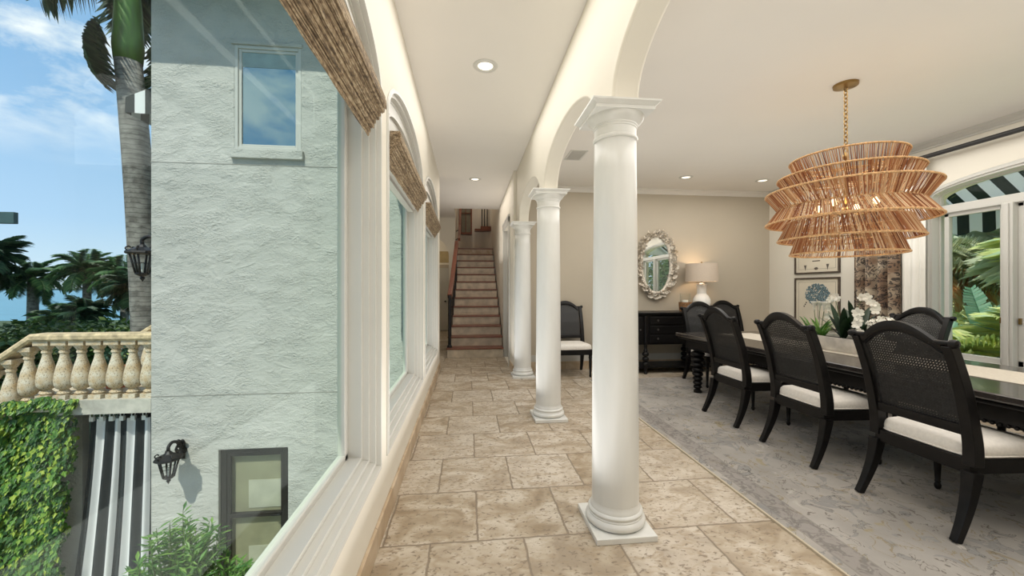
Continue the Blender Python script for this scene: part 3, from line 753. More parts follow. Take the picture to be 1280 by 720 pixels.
for p, rz, lb in [((4.28, 3.64, .012), PI/2, 'cane-back chair across the table, its crest in front of the window'),
                  ((4.25, 2.36, .012), PI/2, 'chair across the table, its pale seat seen behind the nearest chair'),
                  ((3.46, 5.32, .012), PI, 'black chair at the far head of the table, facing the camera'),
                  ((4.42, 6.17, 0), PI, 'black chair against the back wall, right of the table lamp'),
                  ((1.61, 6.17, 0), PI, 'black chair against the back wall seen between two white columns')]:
    relabel(copy_tree(ch0), p, rz, lb, 'black cane back dining chairs')

# ------------------------------------------------------------------ rug and table
tag(MB().box(0, 0, 0, 3.3, 7.3, .012).build('rug', M['rug'], loc=(1.76, -1.55, 0)), 'large grey floral rug with dark patterned border under the dining table', 'rug')
TA = math.radians(2.8)
tb = thing('dining_table', 'long black dining table with bobbin-turned legs and glossy top', 'table', (3.50, 3.05, .012), TA)
HT = .748; L0, L1 = -2.2, 2.12
k = MB().box(-.61, L0, HT-.045, .61, L1, HT); k.build('tabletop', M['table'], tb, bevel=.012, seg=3)
k = MB().box(-.585, L0+.025, HT-.075, .585, L1-.025, HT-.045); k.build('top_moulding', M['black'], tb, bevel=.01)
k = MB()
for a in ((-.53, L0+.1, -.50, L1-.1), (.50, L0+.1, .53, L1-.1), (-.53, L0+.1, .53, L0+.13), (-.53, L1-.13, .53, L1-.1)): k.box(a[0], a[1], HT-.19, a[2], a[3], HT-.075)
ap = k.build('apron', M['black'], tb)
for x in (-.533, .533):
    k = MB(); y = L0+.12
    while y < L1-.12: k.ball((x, y, HT-.185), .012, 6); y += .034
    k.build('beaded_edge', M['black'], ap, smooth=True)
for sx_ in (-.46, .46):
    for sy in (L0+.27, L1-.27):
        pr = [(.05, 0), (.05, .03), (.03, .045)]
        z = .05
        for i in range(8):
            r_ = .048+.0042*i; h = .050+.003*i
            for q in range(7): a = PI*q/6; pr.append((.026+.001*i+(r_-.022)*sin(a), z+h*(.5-.5*cos(a))))
            z += h
        pr += [(.045, z), (.058, z+.02), (.05, HT-.19)]
        k = MB().lathe(pr, sx_, sy, 0, 24); k.box(sx_-.055, sy-.055, HT-.2, sx_+.055, sy+.055, HT-.075)
        k.build('leg', M['black'], tb, smooth='auto')
rn = MB()
W2 = .24
vs = []; fs = []
for i in range(41):
    y = L0+.1+(L1-L0-.35)*i/40
    for x in (-W2, W2):
        vs += [(x, y, 0), (x, y, .004+.0012*sin(i*.9))]
for i in range(40):
    a = i*4; b_ = a+4
    fs += [(a, b_, b_+2, a+2), (a+1, a+3, b_+3, b_+1), (a, a+1, b_+1, b_), (a+2, b_+2, b_+3, a+3)]
ro_ = rn.add(vs, fs).build('table_runner', M['runner'], loc=(3.58, 3.05, .7605)); ro_.rotation_euler = (0, 0, TA)
tag(ro_, 'cream cloth runner lying lengthwise on the black dining table', 'runner')

# planter with orchids
PZ = .7665
pl = thing('planter', 'long white marble planter full of orchids on the table', 'planter', (3.53, 3.38, PZ))
vs = []; fs = []; lev = [(.82, 0), (.93, .04), (1.0, .10), (1.02, .13), (.96, .13), (.9, .105)]
for s_, z in lev:
    for i in range(40):
        a = 2*PI*i/40; c_, s2 = cos(a), sin(a)
        vs.append((.13*s_*abs(c_)**.7*(1 if c_ > 0 else -1), .40*(s_ if s_ < 1 else 1+(s_-1)*.5)*abs(s2)**.6*(1 if s2 > 0 else -1), z+.012*abs(s2)**2*(z > .09)))
for k_ in range(5):
    for i in range(40): j = (i+1) % 40; fs.append((k_*40+i, k_*40+j, (k_+1)*40+j, (k_+1)*40+i))
fs.append(tuple(range(40))[::-1])
MB().add(vs, fs).build('bowl', M['marble'], pl, smooth='auto')
vs = [(.115*cos(2*PI*i/24), .36*sin(2*PI*i/24), .108) for i in range(24)]
MB().add(vs, [tuple(range(24))]).build('moss', M['soil'], pl)
def strap(mb, base, d, length, width, lift=1.0, droop=.6, n=8, fold=.25):
    """long pointed leaf"""
    d = Vector((d[0], d[1], 0)).normalized(); side = Vector((-d.y, d.x, 0)); vs = []
    for i in range(n+1):
        t = i/n; p = Vector(base)+d*length*(t*.75)*(1-lift*.35)+Vector((0, 0, length*(lift*t-droop*t*t)))
        w = width*(sin(PI*min(1, .12+t*.88))**.7)*.5 if t < 1 else .001
        vs += [p-side*w, p-Vector((0, 0, w*fold)), p+side*w]
    fs = []
    for i in range(n): a = i*3; fs += [(a, a+1, a+4, a+3), (a+1, a+2, a+5, a+4)]
    mb.add(vs, fs)
def petal_flower(mb, c, r, nrm, np_=5, cup=.3):
    nrm = Vector(nrm).normalized(); a = nrm.orthogonal().normalized(); b_ = nrm.cross(a)
    ph = random.random()*6
    for i in range(np_):
        an = ph+2*PI*i/np_; d = a*cos(an)+b_*sin(an); s_ = a*-sin(an)+b_*cos(an)
        C0 = Vector(c); w = r*.42
        vs = [C0, C0+d*r*.5+s_*w+nrm*cup*r*.4, C0+d*r*1.0+nrm*cup*r, C0+d*r*.5-s_*w+nrm*cup*r*.4, C0+d*r*.9+s_*w*.7+nrm*cup*r*.9, C0+d*r*.9-s_*w*.7+nrm*cup*r*.9]
        mb.add(vs, [(0, 1, 4, 2), (0, 2, 5, 3)])
    mb.ball(c, r*.16, 6)
def orchid(base, label, nst, hgt, fl):
    t = thing('orchid', label, 'plant', base, group='orchids in the planter')
    k = MB()
    for i in range(15):
        a = random.uniform(0, 2*PI); k_ = random.uniform(.7, 1.15)
        strap(k, (0, 0, -.02), (cos(a)*.5, sin(a)), .36*k_, .062, random.uniform(.8, 1.3), .30)
    k.build('leaves', M['orchid_leaf'], t, smooth=True)
    for s_ in range(nst):
        a = fl[s_]; P = [(.02*q*cos(a), .02*q*sin(a), hgt*(q/8)) for q in range(8)]
        tip = P[-1]
        for q in range(1, 8): P.append((tip[0]+.02*q*cos(a), tip[1]+.02*q*sin(a), tip[2]+.012*q-.005*q*q))
        so = MB().tube(smooth_path(P[::2], 3), .0028, 5).build('flower_stem', M['stem'], t, smooth=True)
        for q in range(7, 15):
            p = P[q]; b_ = MB(); petal_flower(b_, (p[0]+random.uniform(-.015, .015), p[1]+random.uniform(-.015, .015), p[2]+random.uniform(-.02, .02)), random.uniform(.030, .040), (-.8, -.6, .1))
            b_.build('blossom', M['petal'], so)
orchid((3.53, 3.42, PZ+.12), 'white phalaenopsis orchid with a tall arching spray, far end of the planter', 2, .42, (1.2, -1.2))
orchid((3.53, 3.27, PZ+.12), 'white orchid with broad dark leaves in the middle of the planter', 1, .28, (-2.4,))
lil = thing('lily', 'pale lily with slim upright buds at the left of the planter', 'plant', (3.50, 3.66, PZ+.12))
k = MB()
for i in range(44):
    a = random.uniform(0, 2*PI); strap(k, (random.uniform(-.03, .03), random.uniform(-.06, .06), -.02), (cos(a), sin(a)), random.uniform(.18, .34), .024, random.uniform(.6, 1.1), .4)
k.build('leaves', M['shrub'], lil)
for i in range(4):
    a = -1.2+i*.9; x, y = .05*cos(a), .05*sin(a)
    s_ = MB().tube([(x*.3, y*.3, -.02), (x, y, .24)], .003, 5).build('stem', M['stem'], lil)
    k = MB().lathe([(.003, 0), (.008, .02), (.012, .05), (.02, .075), (.034, .095)], x, y, .24, 8); k.build('blossom', M['petal'], s_, smooth=True)
hy = thing('hydrangea', 'round clusters of small white blossoms at the right end of the planter', 'plant', (3.54, 3.12, PZ+.12))
for j, (dx, dy, dz, r) in enumerate(((0, .02, .14, .055), (.02, -.07, .16, .06), (-.02, -.02, .07, .05), (.03, -.13, .13, .05))):
    s_ = MB().tube([(0, 0, -.02), (dx, dy, dz-.03)], .004, 5).build('stem', M['stem'], hy)
    k = MB()
    for i in range(60):
        v_ = Vector((random.gauss(0, 1), random.gauss(0, 1), random.gauss(0, 1))).normalized()
        p = Vector((dx, dy, dz))+v_*r; petal_flower(k, p, .014, v_, 4)
    k.build('blossom_cluster', M['petal'], s_)

# ------------------------------------------------------------------ chandelier
HX, HY = 3.14, 3.02
hd = thing('chandelier', 'large tiered woven rope chandelier hanging from a brass chain', 'chandelier', (HX, HY, 1.64))
MB().lathe([(.005, 2.43), (.012, 2.43), (.02, 2.45), (.02, 2.47), (.008, 2.49)], HX, HY, 0, 16).lathe([(0, DC-.035), (.03, DC-.035), (.085, DC-.02), (.088, DC), (0, DC)], HX, HY, 0, 32).build('canopy', M['brass'], hd, world=True, smooth='auto')
k = MB(); z = 2.49; i = 0
while z < DC-.03:
    pts = []
    for q in range(12):
        a = 2*PI*q/12; u_, w_ = .011*cos(a), .019*sin(a)
        u_, w_ = u_*1.35, w_*1.15; pts.append((HX+(u_ if i % 2 else 0), HY+(0 if i % 2 else u_), z+.019+w_))
    k.tube(pts, .0045, 6, closed=True); z += .032; i += 1
k.build('chain', M['brass'], hd, world=True, smooth=True)
k = MB().tube([(HX, HY, 1.98), (HX, HY, 2.44)], .010, 8).ball((HX, HY, 2.0), .035)
k.build('stem', M['brass'], hd, world=True, smooth=True)
tiers = [(.388, 2.438, .335, 2.285), (.478, 2.296, .40, 2.155), (.568, 2.168, .475, 2.038), (.568, 1.913, .475, 2.042), (.478, 1.766, .40, 1.925), (.388, 1.643, .335, 1.795)]
for R0, z0, R1, z1 in tiers:
    n = int(R0*470); k = MB()
    for i in range(n):
        a = 2*PI*(i+random.uniform(-.2, .2))/n; b_ = a+(.05 if z0 > 2.04 else -.05)+random.uniform(-.02, .02)
        A = Vector((HX+R0*cos(a), HY+R0*sin(a), z0)); B = Vector((HX+R1*cos(b_), HY+R1*sin(b_), z1))
        k.tube([A, B], .0042, 4)
    tr = k.build('rope_tier', M['strand'], hd, world=True)
    for Rr, zz, rr in ((R0, z0, .008), (R1, z1, .006)):
        MB().tube([(HX+Rr*cos(2*PI*i/64), HY+Rr*sin(2*PI*i/64), zz) for i in range(64)], rr, 8, closed=True).build('rim', M['rope'], tr, world=True, smooth=True)
for z, R_ in ((2.285, .335), (1.795, .335)):
    k = MB()
    for i in range(4):
        a = PI*i/4
        k.tube([(HX-R_*cos(a), HY-R_*sin(a), z), (HX+R_*cos(a), HY+R_*sin(a), z)], .004, 6)
    k.build('cross_brace', M['brass'], hd, world=True)
for i in range(4):
    a = 2*PI*i/4+.4; x, y = HX+.2*cos(a), HY+.2*sin(a)
    ar_ = MB().tube([(HX, HY, 2.0), (HX+.1*cos(a), HY+.1*sin(a), 1.95), (x, y, 1.98)], .007, 6).build('arm', M['brass'], hd, world=True, smooth=True)
    MB().lathe([(.012, 0), (.012, .04)], x, y, 1.98, 10).build('socket', M['brass'], ar_, world=True)
    MB().ball((x, y, 2.05), .024, 10, sz=1.3).build('bulb', M['bulb'], ar_, world=True, smooth=True)

# ------------------------------------------------------------------ sideboard
SB = thing('sideboard', 'black sideboard with three central drawers and bobbin legs under the mirror', 'sideboard', (3.25, 6.32, 0))
MB().box(2.36, 6.04, .945, 4.14, 6.59, .975).box(2.38, 6.06, .925, 4.12, 6.58, .945).build('top', M['black'], SB, world=True, bevel=.006)
MB().box(2.40, 6.09, .46, 4.10, 6.56, .925).build('case', M['black'], SB, world=True, bevel=.004)
for i in range(3):
    d = MB().box(2.875, 6.07, .49+i*.145, 3.625, 6.09, .615+i*.145).build('drawer', M['black'], SB, world=True, bevel=.006)
    for x in (3.0, 3.5):
        MB().lathe([(0, -.022), (.012, -.022), (.017, -.014), (.008, -.006), (.008, 0)], x, 6.07, .555+i*.145, 14, 'y').build('knob', M['steel'], d, world=True, smooth='auto')
for x0, x1 in ((2.44, 2.74), (3.76, 4.06)):
    d = MB().box(x0, 6.075, .49, x1, 6.09, .90).build('door', M['black'], SB, world=True, bevel=.005)
    MB().box(x0+.05, 6.069, .54, x1-.05, 6.075, .85).build('panel', M['black'], d, world=True, bevel=.004)
    MB().ball((x1-.03 if x0 < 3 else x0+.03, 6.06, .7), .012).build('knob', M['steel'], d, world=True, smooth=True)
for x in (2.43, 2.80, 3.70, 4.07):
    for y in (6.075, 6.53):
        pr = [(.028, 0), (.032, .02), (.022, .035)]; z = .12
        pr += [(.02, .05), (.02, .075), (.03, .08), (.03, .12)]
        for i in range(3):
            for q in range(7): a = PI*q/6; pr.append((.018+.034*sin(a), z+.075*(.5-.5*cos(a))))
            z += .078
        pr += [(.03, z), (.03, z+.03), (.022, z+.04), (.024, .46)]
        MB().lathe(pr, x, y, 0, 20).build('leg', M['black'], SB, world=True, smooth='auto')
    MB().lathe([(.02, .48), (.024, .5), (.018, .52), (.022, .70), (.018, .88), (.024, .9), (.02, .92)], x, 6.075, 0, 16).build('half_column', M['black'], SB, world=True, smooth='auto')
MB().box(2.41, 6.09, .085, 4.09, 6.54, .112).build('shelf', M['black'], SB, world=True, bevel=.004)

lp = thing('table_lamp', 'white ceramic table lamp with beige drum shade on the sideboard', 'lamp', (3.90, 6.33, .975))
MB().lathe([(0, 0), (.09, 0), (.10, .01), (.10, .02), (.085, .03), (.125, .08), (.14, .14), (.135, .20), (.105, .26), (.078, .285), (.074, .30), (.078, .31), (.074, .33), (.078, .42), (.092, .445), (.092, .455), (.04, .46), (.02, .48), (0, .48)], n=32).build('base', M['ceramic'], lp, smooth='auto')
MB().lathe([(.006, .48), (.006, .80), (.014, .805), (.014, .825), (0, .83)], n=12).build('stem', M['brass'], lp, smooth=True)
n = 48; vs = []; fs = []
for z, r in ((.495, .255), (.795, .245), (.795, .240), (.495, .250)):
    vs += [(r*cos(2*PI*i/n), r*sin(2*PI*i/n), z) for i in range(n)]
for k_ in range(4):
    for i in range(n): j = (i+1) % n; fs.append((k_*n+i, k_*n+j, ((k_+1) % 4)*n+j, ((k_+1) % 4)*n+i))
MB().add(vs, fs).build('lamp_shade', M['lampshade'], lp, smooth='auto')
MB().ball((0, 0, .60), .03, 10, sz=1.3).build('bulb', M['bulb'], lp, smooth=True)
ba = thing('candle_holder', 'glass hurricane candle set in a brown woven basket on the sideboard', 'candle holder', (3.57, 6.26, .975))
MB().lathe([(0, 0), (.088, 0), (.098, .05), (.102, .155), (.094, .155), (.088, .02), (0, .02)], n=28).build('basket', M['basket'], ba, smooth='auto')
MB().lathe([(.082, .02), (.084, .30), (.080, .30), (.078, .02)], n=28).build('glass_cylinder', M['glass_clear'], ba, smooth='auto')
MB().lathe([(0, .02), (.045, .02), (.045, .19), (0, .19)], n=20).build('candle', M['petal'], ba, smooth='auto')

# mirror framed with coral
mi = thing('wall_mirror', 'oval mirror with a whitewashed coral frame above the sideboard', 'mirror', (3.22, 6.6, 1.77))
vs = [(.25*cos(2*PI*i/48), -.03, .49*sin(2*PI*i/48)) for i in range(48)]
MB().add(vs+[(v_[0], -.006, v_[2]) for v_ in vs], [tuple(range(48))]+[(i, (i+1) % 48, 48+(i+1) % 48, 48+i) for i in range(48)]).build('glass', M['mirror'], mi)
k = MB().tube([(.27*cos(2*PI*i/60), -.03, .50*sin(2*PI*i/60)) for i in range(60)], .03, 8, closed=True)
random.seed(3)
for i in range(150):
    a = 2*PI*i/150*2+random.uniform(-.03, .03); rr = random.uniform(.24, .335)
    c_ = Vector((rr*cos(a), -.05, (rr+.225)*sin(a)))
    out = Vector((cos(a), random.uniform(-.9, .2), sin(a)*1.2)).normalized()
    # curling petal-like coral lobe
    side = out.cross(Vector((0, 1, 0))).normalized(); L_ = random.uniform(.04, .075); w_ = random.uniform(.02, .04)
    vs = []; fs = []
    tw = random.uniform(-1.2, 1.2); nrm = side.cross(out)
    s2 = side*cos(tw)+nrm*sin(tw); n2 = out.cross(s2)
    for q in range(5):
        f = q/4; p = c_+out*L_*f+n2*(.03*f*f)
        wd = w_*(.4+sin(PI*min(1, f*.8+.1)))
        for e in (-1, -.4, .4, 1): vs.append(p+s2*wd*e+n2*(.35*wd*abs(e)**2))
    for q in range(4):
        for e in range(3): o_ = q*4+e; fs.append((o_, o_+1, o_+5, o_+4))
    n0 = len(vs); vs += [v_+n2*-.006 for v_ in vs]; fs += [tuple(x+n0 for x in f[::-1]) for f in fs]
    k.add(vs, fs)
    if i % 3 == 0: k.tube([c_, c_+out*.05, c_+out*.08+side*random.uniform(-.02, .02)], [.012, .009, .005], 6)
k.build('coral_frame', M['coral'], mi, smooth=True)

# ------------------------------------------------------------------ pictures on the right wall
def picture(y0, y1, z0, z1, label, art):
    t = thing('framed_print', label, 'picture', (XR, (y0+y1)/2, (z0+z1)/2), group='botanical prints on the right wall')
    b_ = .024
    k = MB().box(XR-.03, y0, z0, XR, y1, z0+b_).box(XR-.03, y0, z1-b_, XR, y1, z1).box(XR-.03, y0, z0+b_, XR, y0+b_, z1-b_).box(XR-.03, y1-b_, z0+b_, XR, y1, z1-b_)
    k.build('frame', M['frame_wood'], t, world=True, bevel=.004)
    sh = MB().box(XR-.012, y0+b_, z0+b_, XR-.004, y1-b_, z1-b_).build('print', M['paper'], t, world=True)
    k = MB()
    for a in ((y0+.07, z0+.07, y1-.07, z0+.073), (y0+.07, z1-.073, y1-.07, z1-.07), (y0+.07, z0+.07, y0+.073, z1-.07), (y1-.073, z0+.07, y1-.07, z1-.07)): k.box(XR-.0128, a[0], a[1], XR-.012, a[2], a[3])
    k.build('mat_line', M['ink_dark'], sh, world=True)
    art(sh, (y0+y1)/2, (z0+z1)/2)
def art_flower(sh, yc, zc):
    k = MB(); random.seed(5)
    for i in range(420):
        r = .215*math.sqrt(random.random()); a = random.uniform(0, 2*PI); p = Vector((XR-.0135-random.random()*.001, yc-.02+r*cos(a)*1.0, zc+.13+r*sin(a)*.75))
        s_ = random.uniform(.010, .022); ph = random.random()*3; m_ = random.choice((3, 4, 5))
        k.add([(p.x, p.y+s_*cos(ph+2*PI*q/m_), p.z+s_*sin(ph+2*PI*q/m_)) for q in range(m_)], [tuple(range(m_))])
    k.build('blue_bloom', M['ink_blue'], sh, world=True)
    k = MB().tube([(XR-.013, yc-.02, zc), (XR-.013, yc-.04, zc-.25)], .004, 4)
    for i in range(3): k.ball((XR-.013, yc+.22-i*.02, zc-.06+.03*i), .014, 6, sx=.05)
    k.build('ink_detail', M['ink_dark'], sh, world=True)
def art_shells(sh, yc, zc):
    k = MB()
    k.ball((XR-.013, yc, zc-.24), .038, 10, sx=.03, sz=.55)
    for s_ in (-.2, .2):
        k.add([(XR-.013, yc+s_-.025, zc-.18), (XR-.013, yc+s_+.025, zc-.18), (XR-.013, yc+s_*.98, zc-.27)], [(0, 1, 2)])
    k.box(XR-.013, yc-.07, zc-.13, XR-.0125, yc+.07, zc-.115)
    k.build('ink_detail', M['ink_dark'], sh, world=True)
picture(5.22, 6.02, .74, 1.525, 'framed print of a blue-grey bloom, lower picture on the right wall', art_flower)
picture(5.22, 6.02, 1.585, 2.22, 'framed print of small dark specimens, upper picture behind the chandelier', art_shells)

# curtain, rod
def curtain_mesh(y0, y1, z0, z1, x, amp, waves, n=140, uv=False):
    vs = []; fs = []; zz = [z0+(z1-z0)*j/10 for j in range(11)]
    for i in range(n+1):
        f = i/n; y = y0+(y1-y0)*f
        for z in zz:
            k_ = (z1-z)/(z1-z0)
            xx = x+amp*sin(2*PI*waves*f+.25*sin(5*f+k_*2))*(.8+.3*k_)
            vs.append((xx, y+.012*sin(9*f+3*k_), z))
    m_ = 11
    for i in range(n):
        for j in range(10): a = i*m_+j; fs.append((a, a+m_, a+m_+1, a+1))
    return MB().add(vs, fs)
cu = thing('curtain', 'dark floral toile curtain hanging left of the dining window', 'curtain', (XR-.11, 4.62, 0))
curtain_mesh(4.33, 4.93, .02, 2.84, XR-.11, .06, 4.5).build('fabric', M['toile'], cu, world=True, smooth=True)
k = MB()
for i in range(6):
    y = 4.38+i*.1
    k.tube([(XR-.11+.03*cos(2*PI*q/16), y, 2.865+.03*sin(2*PI*q/16)) for q in range(16)], .004, 6, closed=True)
k.build('rings', M['rodblack'], cu, world=True, smooth=True)
sh_ = thing('sheer_curtain', 'plain white curtain panel hanging at the left edge of the dining window', 'curtain', (XR-.07, 4.2, 0))
curtain_mesh(4.07, 4.34, .02, 2.84, XR-.085, .018, 3.5, 70).build('fabric', simple('white_sheer', (.80, .78, .72), .8, var=.01), sh_, world=True, smooth=True)
rd = thing('curtain_rod', 'long black curtain rod above the arched dining window', 'curtain rod', (XR-.1, 3, 2.87))
MB().tube([(XR-.11, .9, 2.87), (XR-.11, 4.97, 2.87)], .026, 12).build('rod', M['rodblack'], rd, world=True, smooth='auto')
for y in (.9, 4.99): MB().ball((XR-.11, y, 2.87), .04).build('finial', M['rodblack'], rd, world=True, smooth=True)
for y in (1.0, 2.9, 4.95): MB().box(XR-.12, y-.012, 2.84, XR, y+.012, 2.90).build('bracket', M['rodblack'], rd, world=True)

# dining window
w4 = sroot('window_4')
prof = [(0, XR+.12), (0, XR-.022), (.02, XR-.03), (.05, XR-.03), (.055, XR-.012), (.08, XR-.012), (.085, XR+.08), (.10, XR+.08), (.10, XR+.12)]
y0, y1 = 1.30-.06, 4.09+.06
lps = []
for d, a in prof:
    lps.append([fx(p, q, a) for p, q in ell(y0+d, y1-d, 2.40, .235-d*.9, z0=.50+d)])
n = len(lps[0]); vs = [v_ for l in lps for v_ in l]; fs = []
for k_ in range(len(lps)-1):
    for i in range(n): j = (i+1) % n; fs.append((k_*n+i, k_*n+j, (k_+1)*n+j, (k_+1)*n+i))
MB().add(vs, fs).build('window_frame', M['white'], w4)
MB().box(XR+.0, 1.3, 2.20, XR+.12, 4.06, 2.29).build('transom_bar', M['white'], w4, bevel=.008)
for y in (3.42, 2.12):
    MB().box(XR-.02, y-.045, .56, XR+.13, y+.045, 2.21).box(XR-.035, y-.02, .56, XR-.02, y+.02, 2.2).build('mullion', M['white'], w4, bevel=.006)
for a, b_ in ((1.40, 2.08), (2.17, 3.375), (3.465, 3.99)):
    k = MB().box(XR+.04, a, .58, XR+.09, a+.045, 2.2).box(XR+.04, b_-.045, .58, XR+.09, b_, 2.2).box(XR+.04, a, .58, XR+.09, b_, .64).box(XR+.04, a, 2.16, XR+.09, b_, 2.21)
    s_ = k.build('sash', M['white'], w4, bevel=.005)
    MB().box(XR+.06, a+.04, .6, XR+.066, b_-.04, 2.2).build('pane', M['glass_clear'], s_)
    MB().box(XR+.02, a+.02 if a > 3 else b_-.03, 1.0, XR+.04, a+.035 if a > 3 else b_-.015, 1.06).build('latch', M['brass'], s_)
MB().plate(fx, ell(1.42, 3.98, 2.33, .22, z0=2.28), [], XR+.08, XR+.086).build('pane', M['glass_clear'], w4)

# ------------------------------------------------------------------ outside, right : awning and garden
aw = thing('awning', 'black and white striped awning outside the dining window', 'awning', (XR+.25, 2.7, 2.3))
P0, P1, PV = (XR+.22, 3.06), (XR+1.05, 2.42), 2.10
vs = []; fs = []; n = 90
for i in range(n+1):
    y = .9+3.75*i/n
    sc_ = .05*abs(sin(PI*(y)/.26))
    vs += [(P0[0], y, P0[1]), (P1[0], y, P1[1]), (P1[0]+.01, y, PV+.0-sc_)]
for i in range(n): a = i*3; fs += [(a, a+3, a+4, a+1), (a+1, a+4, a+5, a+2)]
MB().add(vs, fs).build('canopy_cloth', M['awning'], aw, world=True)
MB().tube([(P1[0], .9, P1[1]-.01), (P1[0], 4.65, P1[1]-.01)], .014, 8).tube([((P0[0]+P1[0])/2, .9, (P0[1]+P1[1])/2-.015), ((P0[0]+P1[0])/2, 4.65, (P0[1]+P1[1])/2-.015)], .012, 8).build('bar', M['rodblack'], aw, world=True, smooth=True)
for y in (.95, 4.6):
    MB().tube([(P0[0], y, 2.45), (P1[0], y, P1[1]-.02)], .012, 8).build('arm', M['rodblack'], aw, world=True, smooth=True)
    vs = [(P0[0], y+.03, P0[1]), (P1[0], y+.03, P1[1]), (P1[0], y+.03, P1[1]-.2), (P0[0], y+.03, P0[1]-.2)] if False else [(P0[0], y+.03, P0[1]), (P1[0], y+.03, P1[1]), (P0[0], y+.03, P1[1])]
    MB().add(vs, [tuple(range(len(vs)))]).build('side_panel', M['awning'], aw, world=True)
tag(MB().box(XR+.2, -6, -.12, 60, 40, -.06).build('lawn', M['grass']), 'bright green lawn outside the dining window', 'lawn'); bpy.data.objects['lawn']['kind'] = 'structure'

def frond_mesh(name, length, nleaf, leaflen, mat, droop=.6, wid=.03, rise=.5, hang=.35, seed=0):
    """arching palm frond along +X from the origin"""
    rnd = random.Random(seed); k = MB(); P = []
    for i in range(13):
        t = i/12; P.append(Vector((length*t*(1-.12*t), 0, length*(rise*t-droop*t*t))))
    k.tube(P, [.022*length/2*(1-.85*i/12)+.002 for i in range(13)], 5)
    for i in range(nleaf):
        t = .12+.88*i/nleaf; q = t*12; a = int(min(11, q)); f = q-a
        p = P[a].lerp(P[a+1], f); tang = (P[a+1]-P[a]).normalized()
        ll = leaflen*(.35+1.0*sin(PI*min(1, t*.85+.1)))*rnd.uniform(.85, 1.1)
        for s_ in (-1, 1):
            d = (tang*.62+Vector((0, s_*.9, rnd.uniform(.0, .28)-hang*.3))).normalized()
            e1 = p+d*ll*.55; e2 = p+d*ll+Vector((0, 0, -hang*ll*rnd.uniform(.6, 1.3)))
            w = wid*length/2*rnd.uniform(.8, 1.2); sd = tang.cross(d).cross(d).normalized()*w
            k.add([p, e1+sd*.5, e2, e1-sd*.5], [(0, 1, 2), (0, 2, 3)])
    me_o = k.build(name, mat); me = me_o.data; bpy.data.objects.remove(me_o); return me
FR = {}
def get_frond(key, *a, **kw):
    if key not in FR: FR[key] = [frond_mesh('frond', *a, seed=s_, **kw) for s_ in (1, 2, 3)]
    return FR[key]
def palm(name, label, cat, loc, trunk_h, tr, nf, fkey, scale=1.0, lean=(0, 0), shaft=0, tilt=(-.25, .9), group=None, mat_trunk='trunk', seed=0, az=None):
    rnd = random.Random(seed+11)
    t = thing(name, label, cat, loc, group=group)
    if trunk_h > 0:
        pts = [(lean[0]*f*f, lean[1]*f*f, trunk_h*f) for f in [i/10 for i in range(11)]]
        MB().tube(pts, [tr*(1.12-.25*i/10) for i in range(11)], 16).build('trunk', M[mat_trunk], t, smooth=True)
    top = Vector((lean[0], lean[1], trunk_h))
    if shaft:
        MB().lathe([(tr*.9, 0), (tr*1.0, shaft*.15), (tr*.85, shaft*.6), (tr*.6, shaft), (0, shaft*1.03)], top.x, top.y, top.z-.02, 16).build('crownshaft', M['shaft'], t, smooth=True)
        top = top+Vector((0, 0, shaft*.95))
    for i in range(nf):
        me = FR[fkey][i % 3]; o = new('frond', me, t, top)
        o.rotation_euler = (rnd.uniform(-.25, .25), -(tilt[0]+(tilt[1]-tilt[0])*((i*7) % nf)/nf)*1.0, 2*PI*i*.618+rnd.uniform(-.2, .2))
        if az:
            aa = math.radians(az[i][0]); o.rotation_euler = (rnd.uniform(-.3, .3), -az[i][1], aa); hang_ = az[i][1] < -.9; o.location = top+Vector((cos(aa), sin(aa), 0))*(.38 if hang_ else 0)-Vector((0, 0, 1.1 if hang_ else 0)); scale = .66 if hang_ else .95
        s_ = scale*rnd.uniform(.85, 1.1); o.scale = (s_, s_, s_)
    return t
get_frond('bright', 2.0, 52, .60, M['frond_bright'], droop=.75, wid=.019, rise=.75)
get_frond('far', 2.0, 58, .58, M['frond_far'], droop=.7, wid=.017, rise=.7)
get_frond('orange', 1.6, 46, .40, M['frond_orange'], droop=.95, wid=.016, rise=.3, hang=.9)
get_frond('dark', 2.4, 46, .62, M['frond_dark'], droop=.6, wid=.021, rise=.4, hang=.5)
get_frond('mid', 2.4, 46, .62, M['frond_mid'], droop=.65, wid=.02, rise=.45, hang=.35)

gi = 0
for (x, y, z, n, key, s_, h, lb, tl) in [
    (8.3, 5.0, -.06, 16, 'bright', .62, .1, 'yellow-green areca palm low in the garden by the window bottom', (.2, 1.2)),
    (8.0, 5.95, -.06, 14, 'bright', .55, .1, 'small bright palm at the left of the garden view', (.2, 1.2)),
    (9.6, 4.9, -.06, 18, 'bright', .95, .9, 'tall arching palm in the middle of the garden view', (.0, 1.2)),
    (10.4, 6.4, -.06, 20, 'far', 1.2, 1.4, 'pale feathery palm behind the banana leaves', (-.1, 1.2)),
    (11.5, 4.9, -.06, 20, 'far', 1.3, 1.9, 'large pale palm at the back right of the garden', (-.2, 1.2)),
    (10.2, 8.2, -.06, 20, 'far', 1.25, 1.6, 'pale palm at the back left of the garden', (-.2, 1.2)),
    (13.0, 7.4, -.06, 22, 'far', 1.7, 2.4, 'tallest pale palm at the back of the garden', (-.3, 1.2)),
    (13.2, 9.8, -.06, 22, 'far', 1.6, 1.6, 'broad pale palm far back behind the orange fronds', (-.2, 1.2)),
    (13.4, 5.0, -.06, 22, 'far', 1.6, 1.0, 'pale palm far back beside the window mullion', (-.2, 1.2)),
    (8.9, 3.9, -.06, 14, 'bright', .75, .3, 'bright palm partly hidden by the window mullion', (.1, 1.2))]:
    palm('garden_palm', lb, 'palm', (x, y, z), h, .06, n, key, s_, tilt=tl, group='palms in the side garden', seed=gi); gi += 1
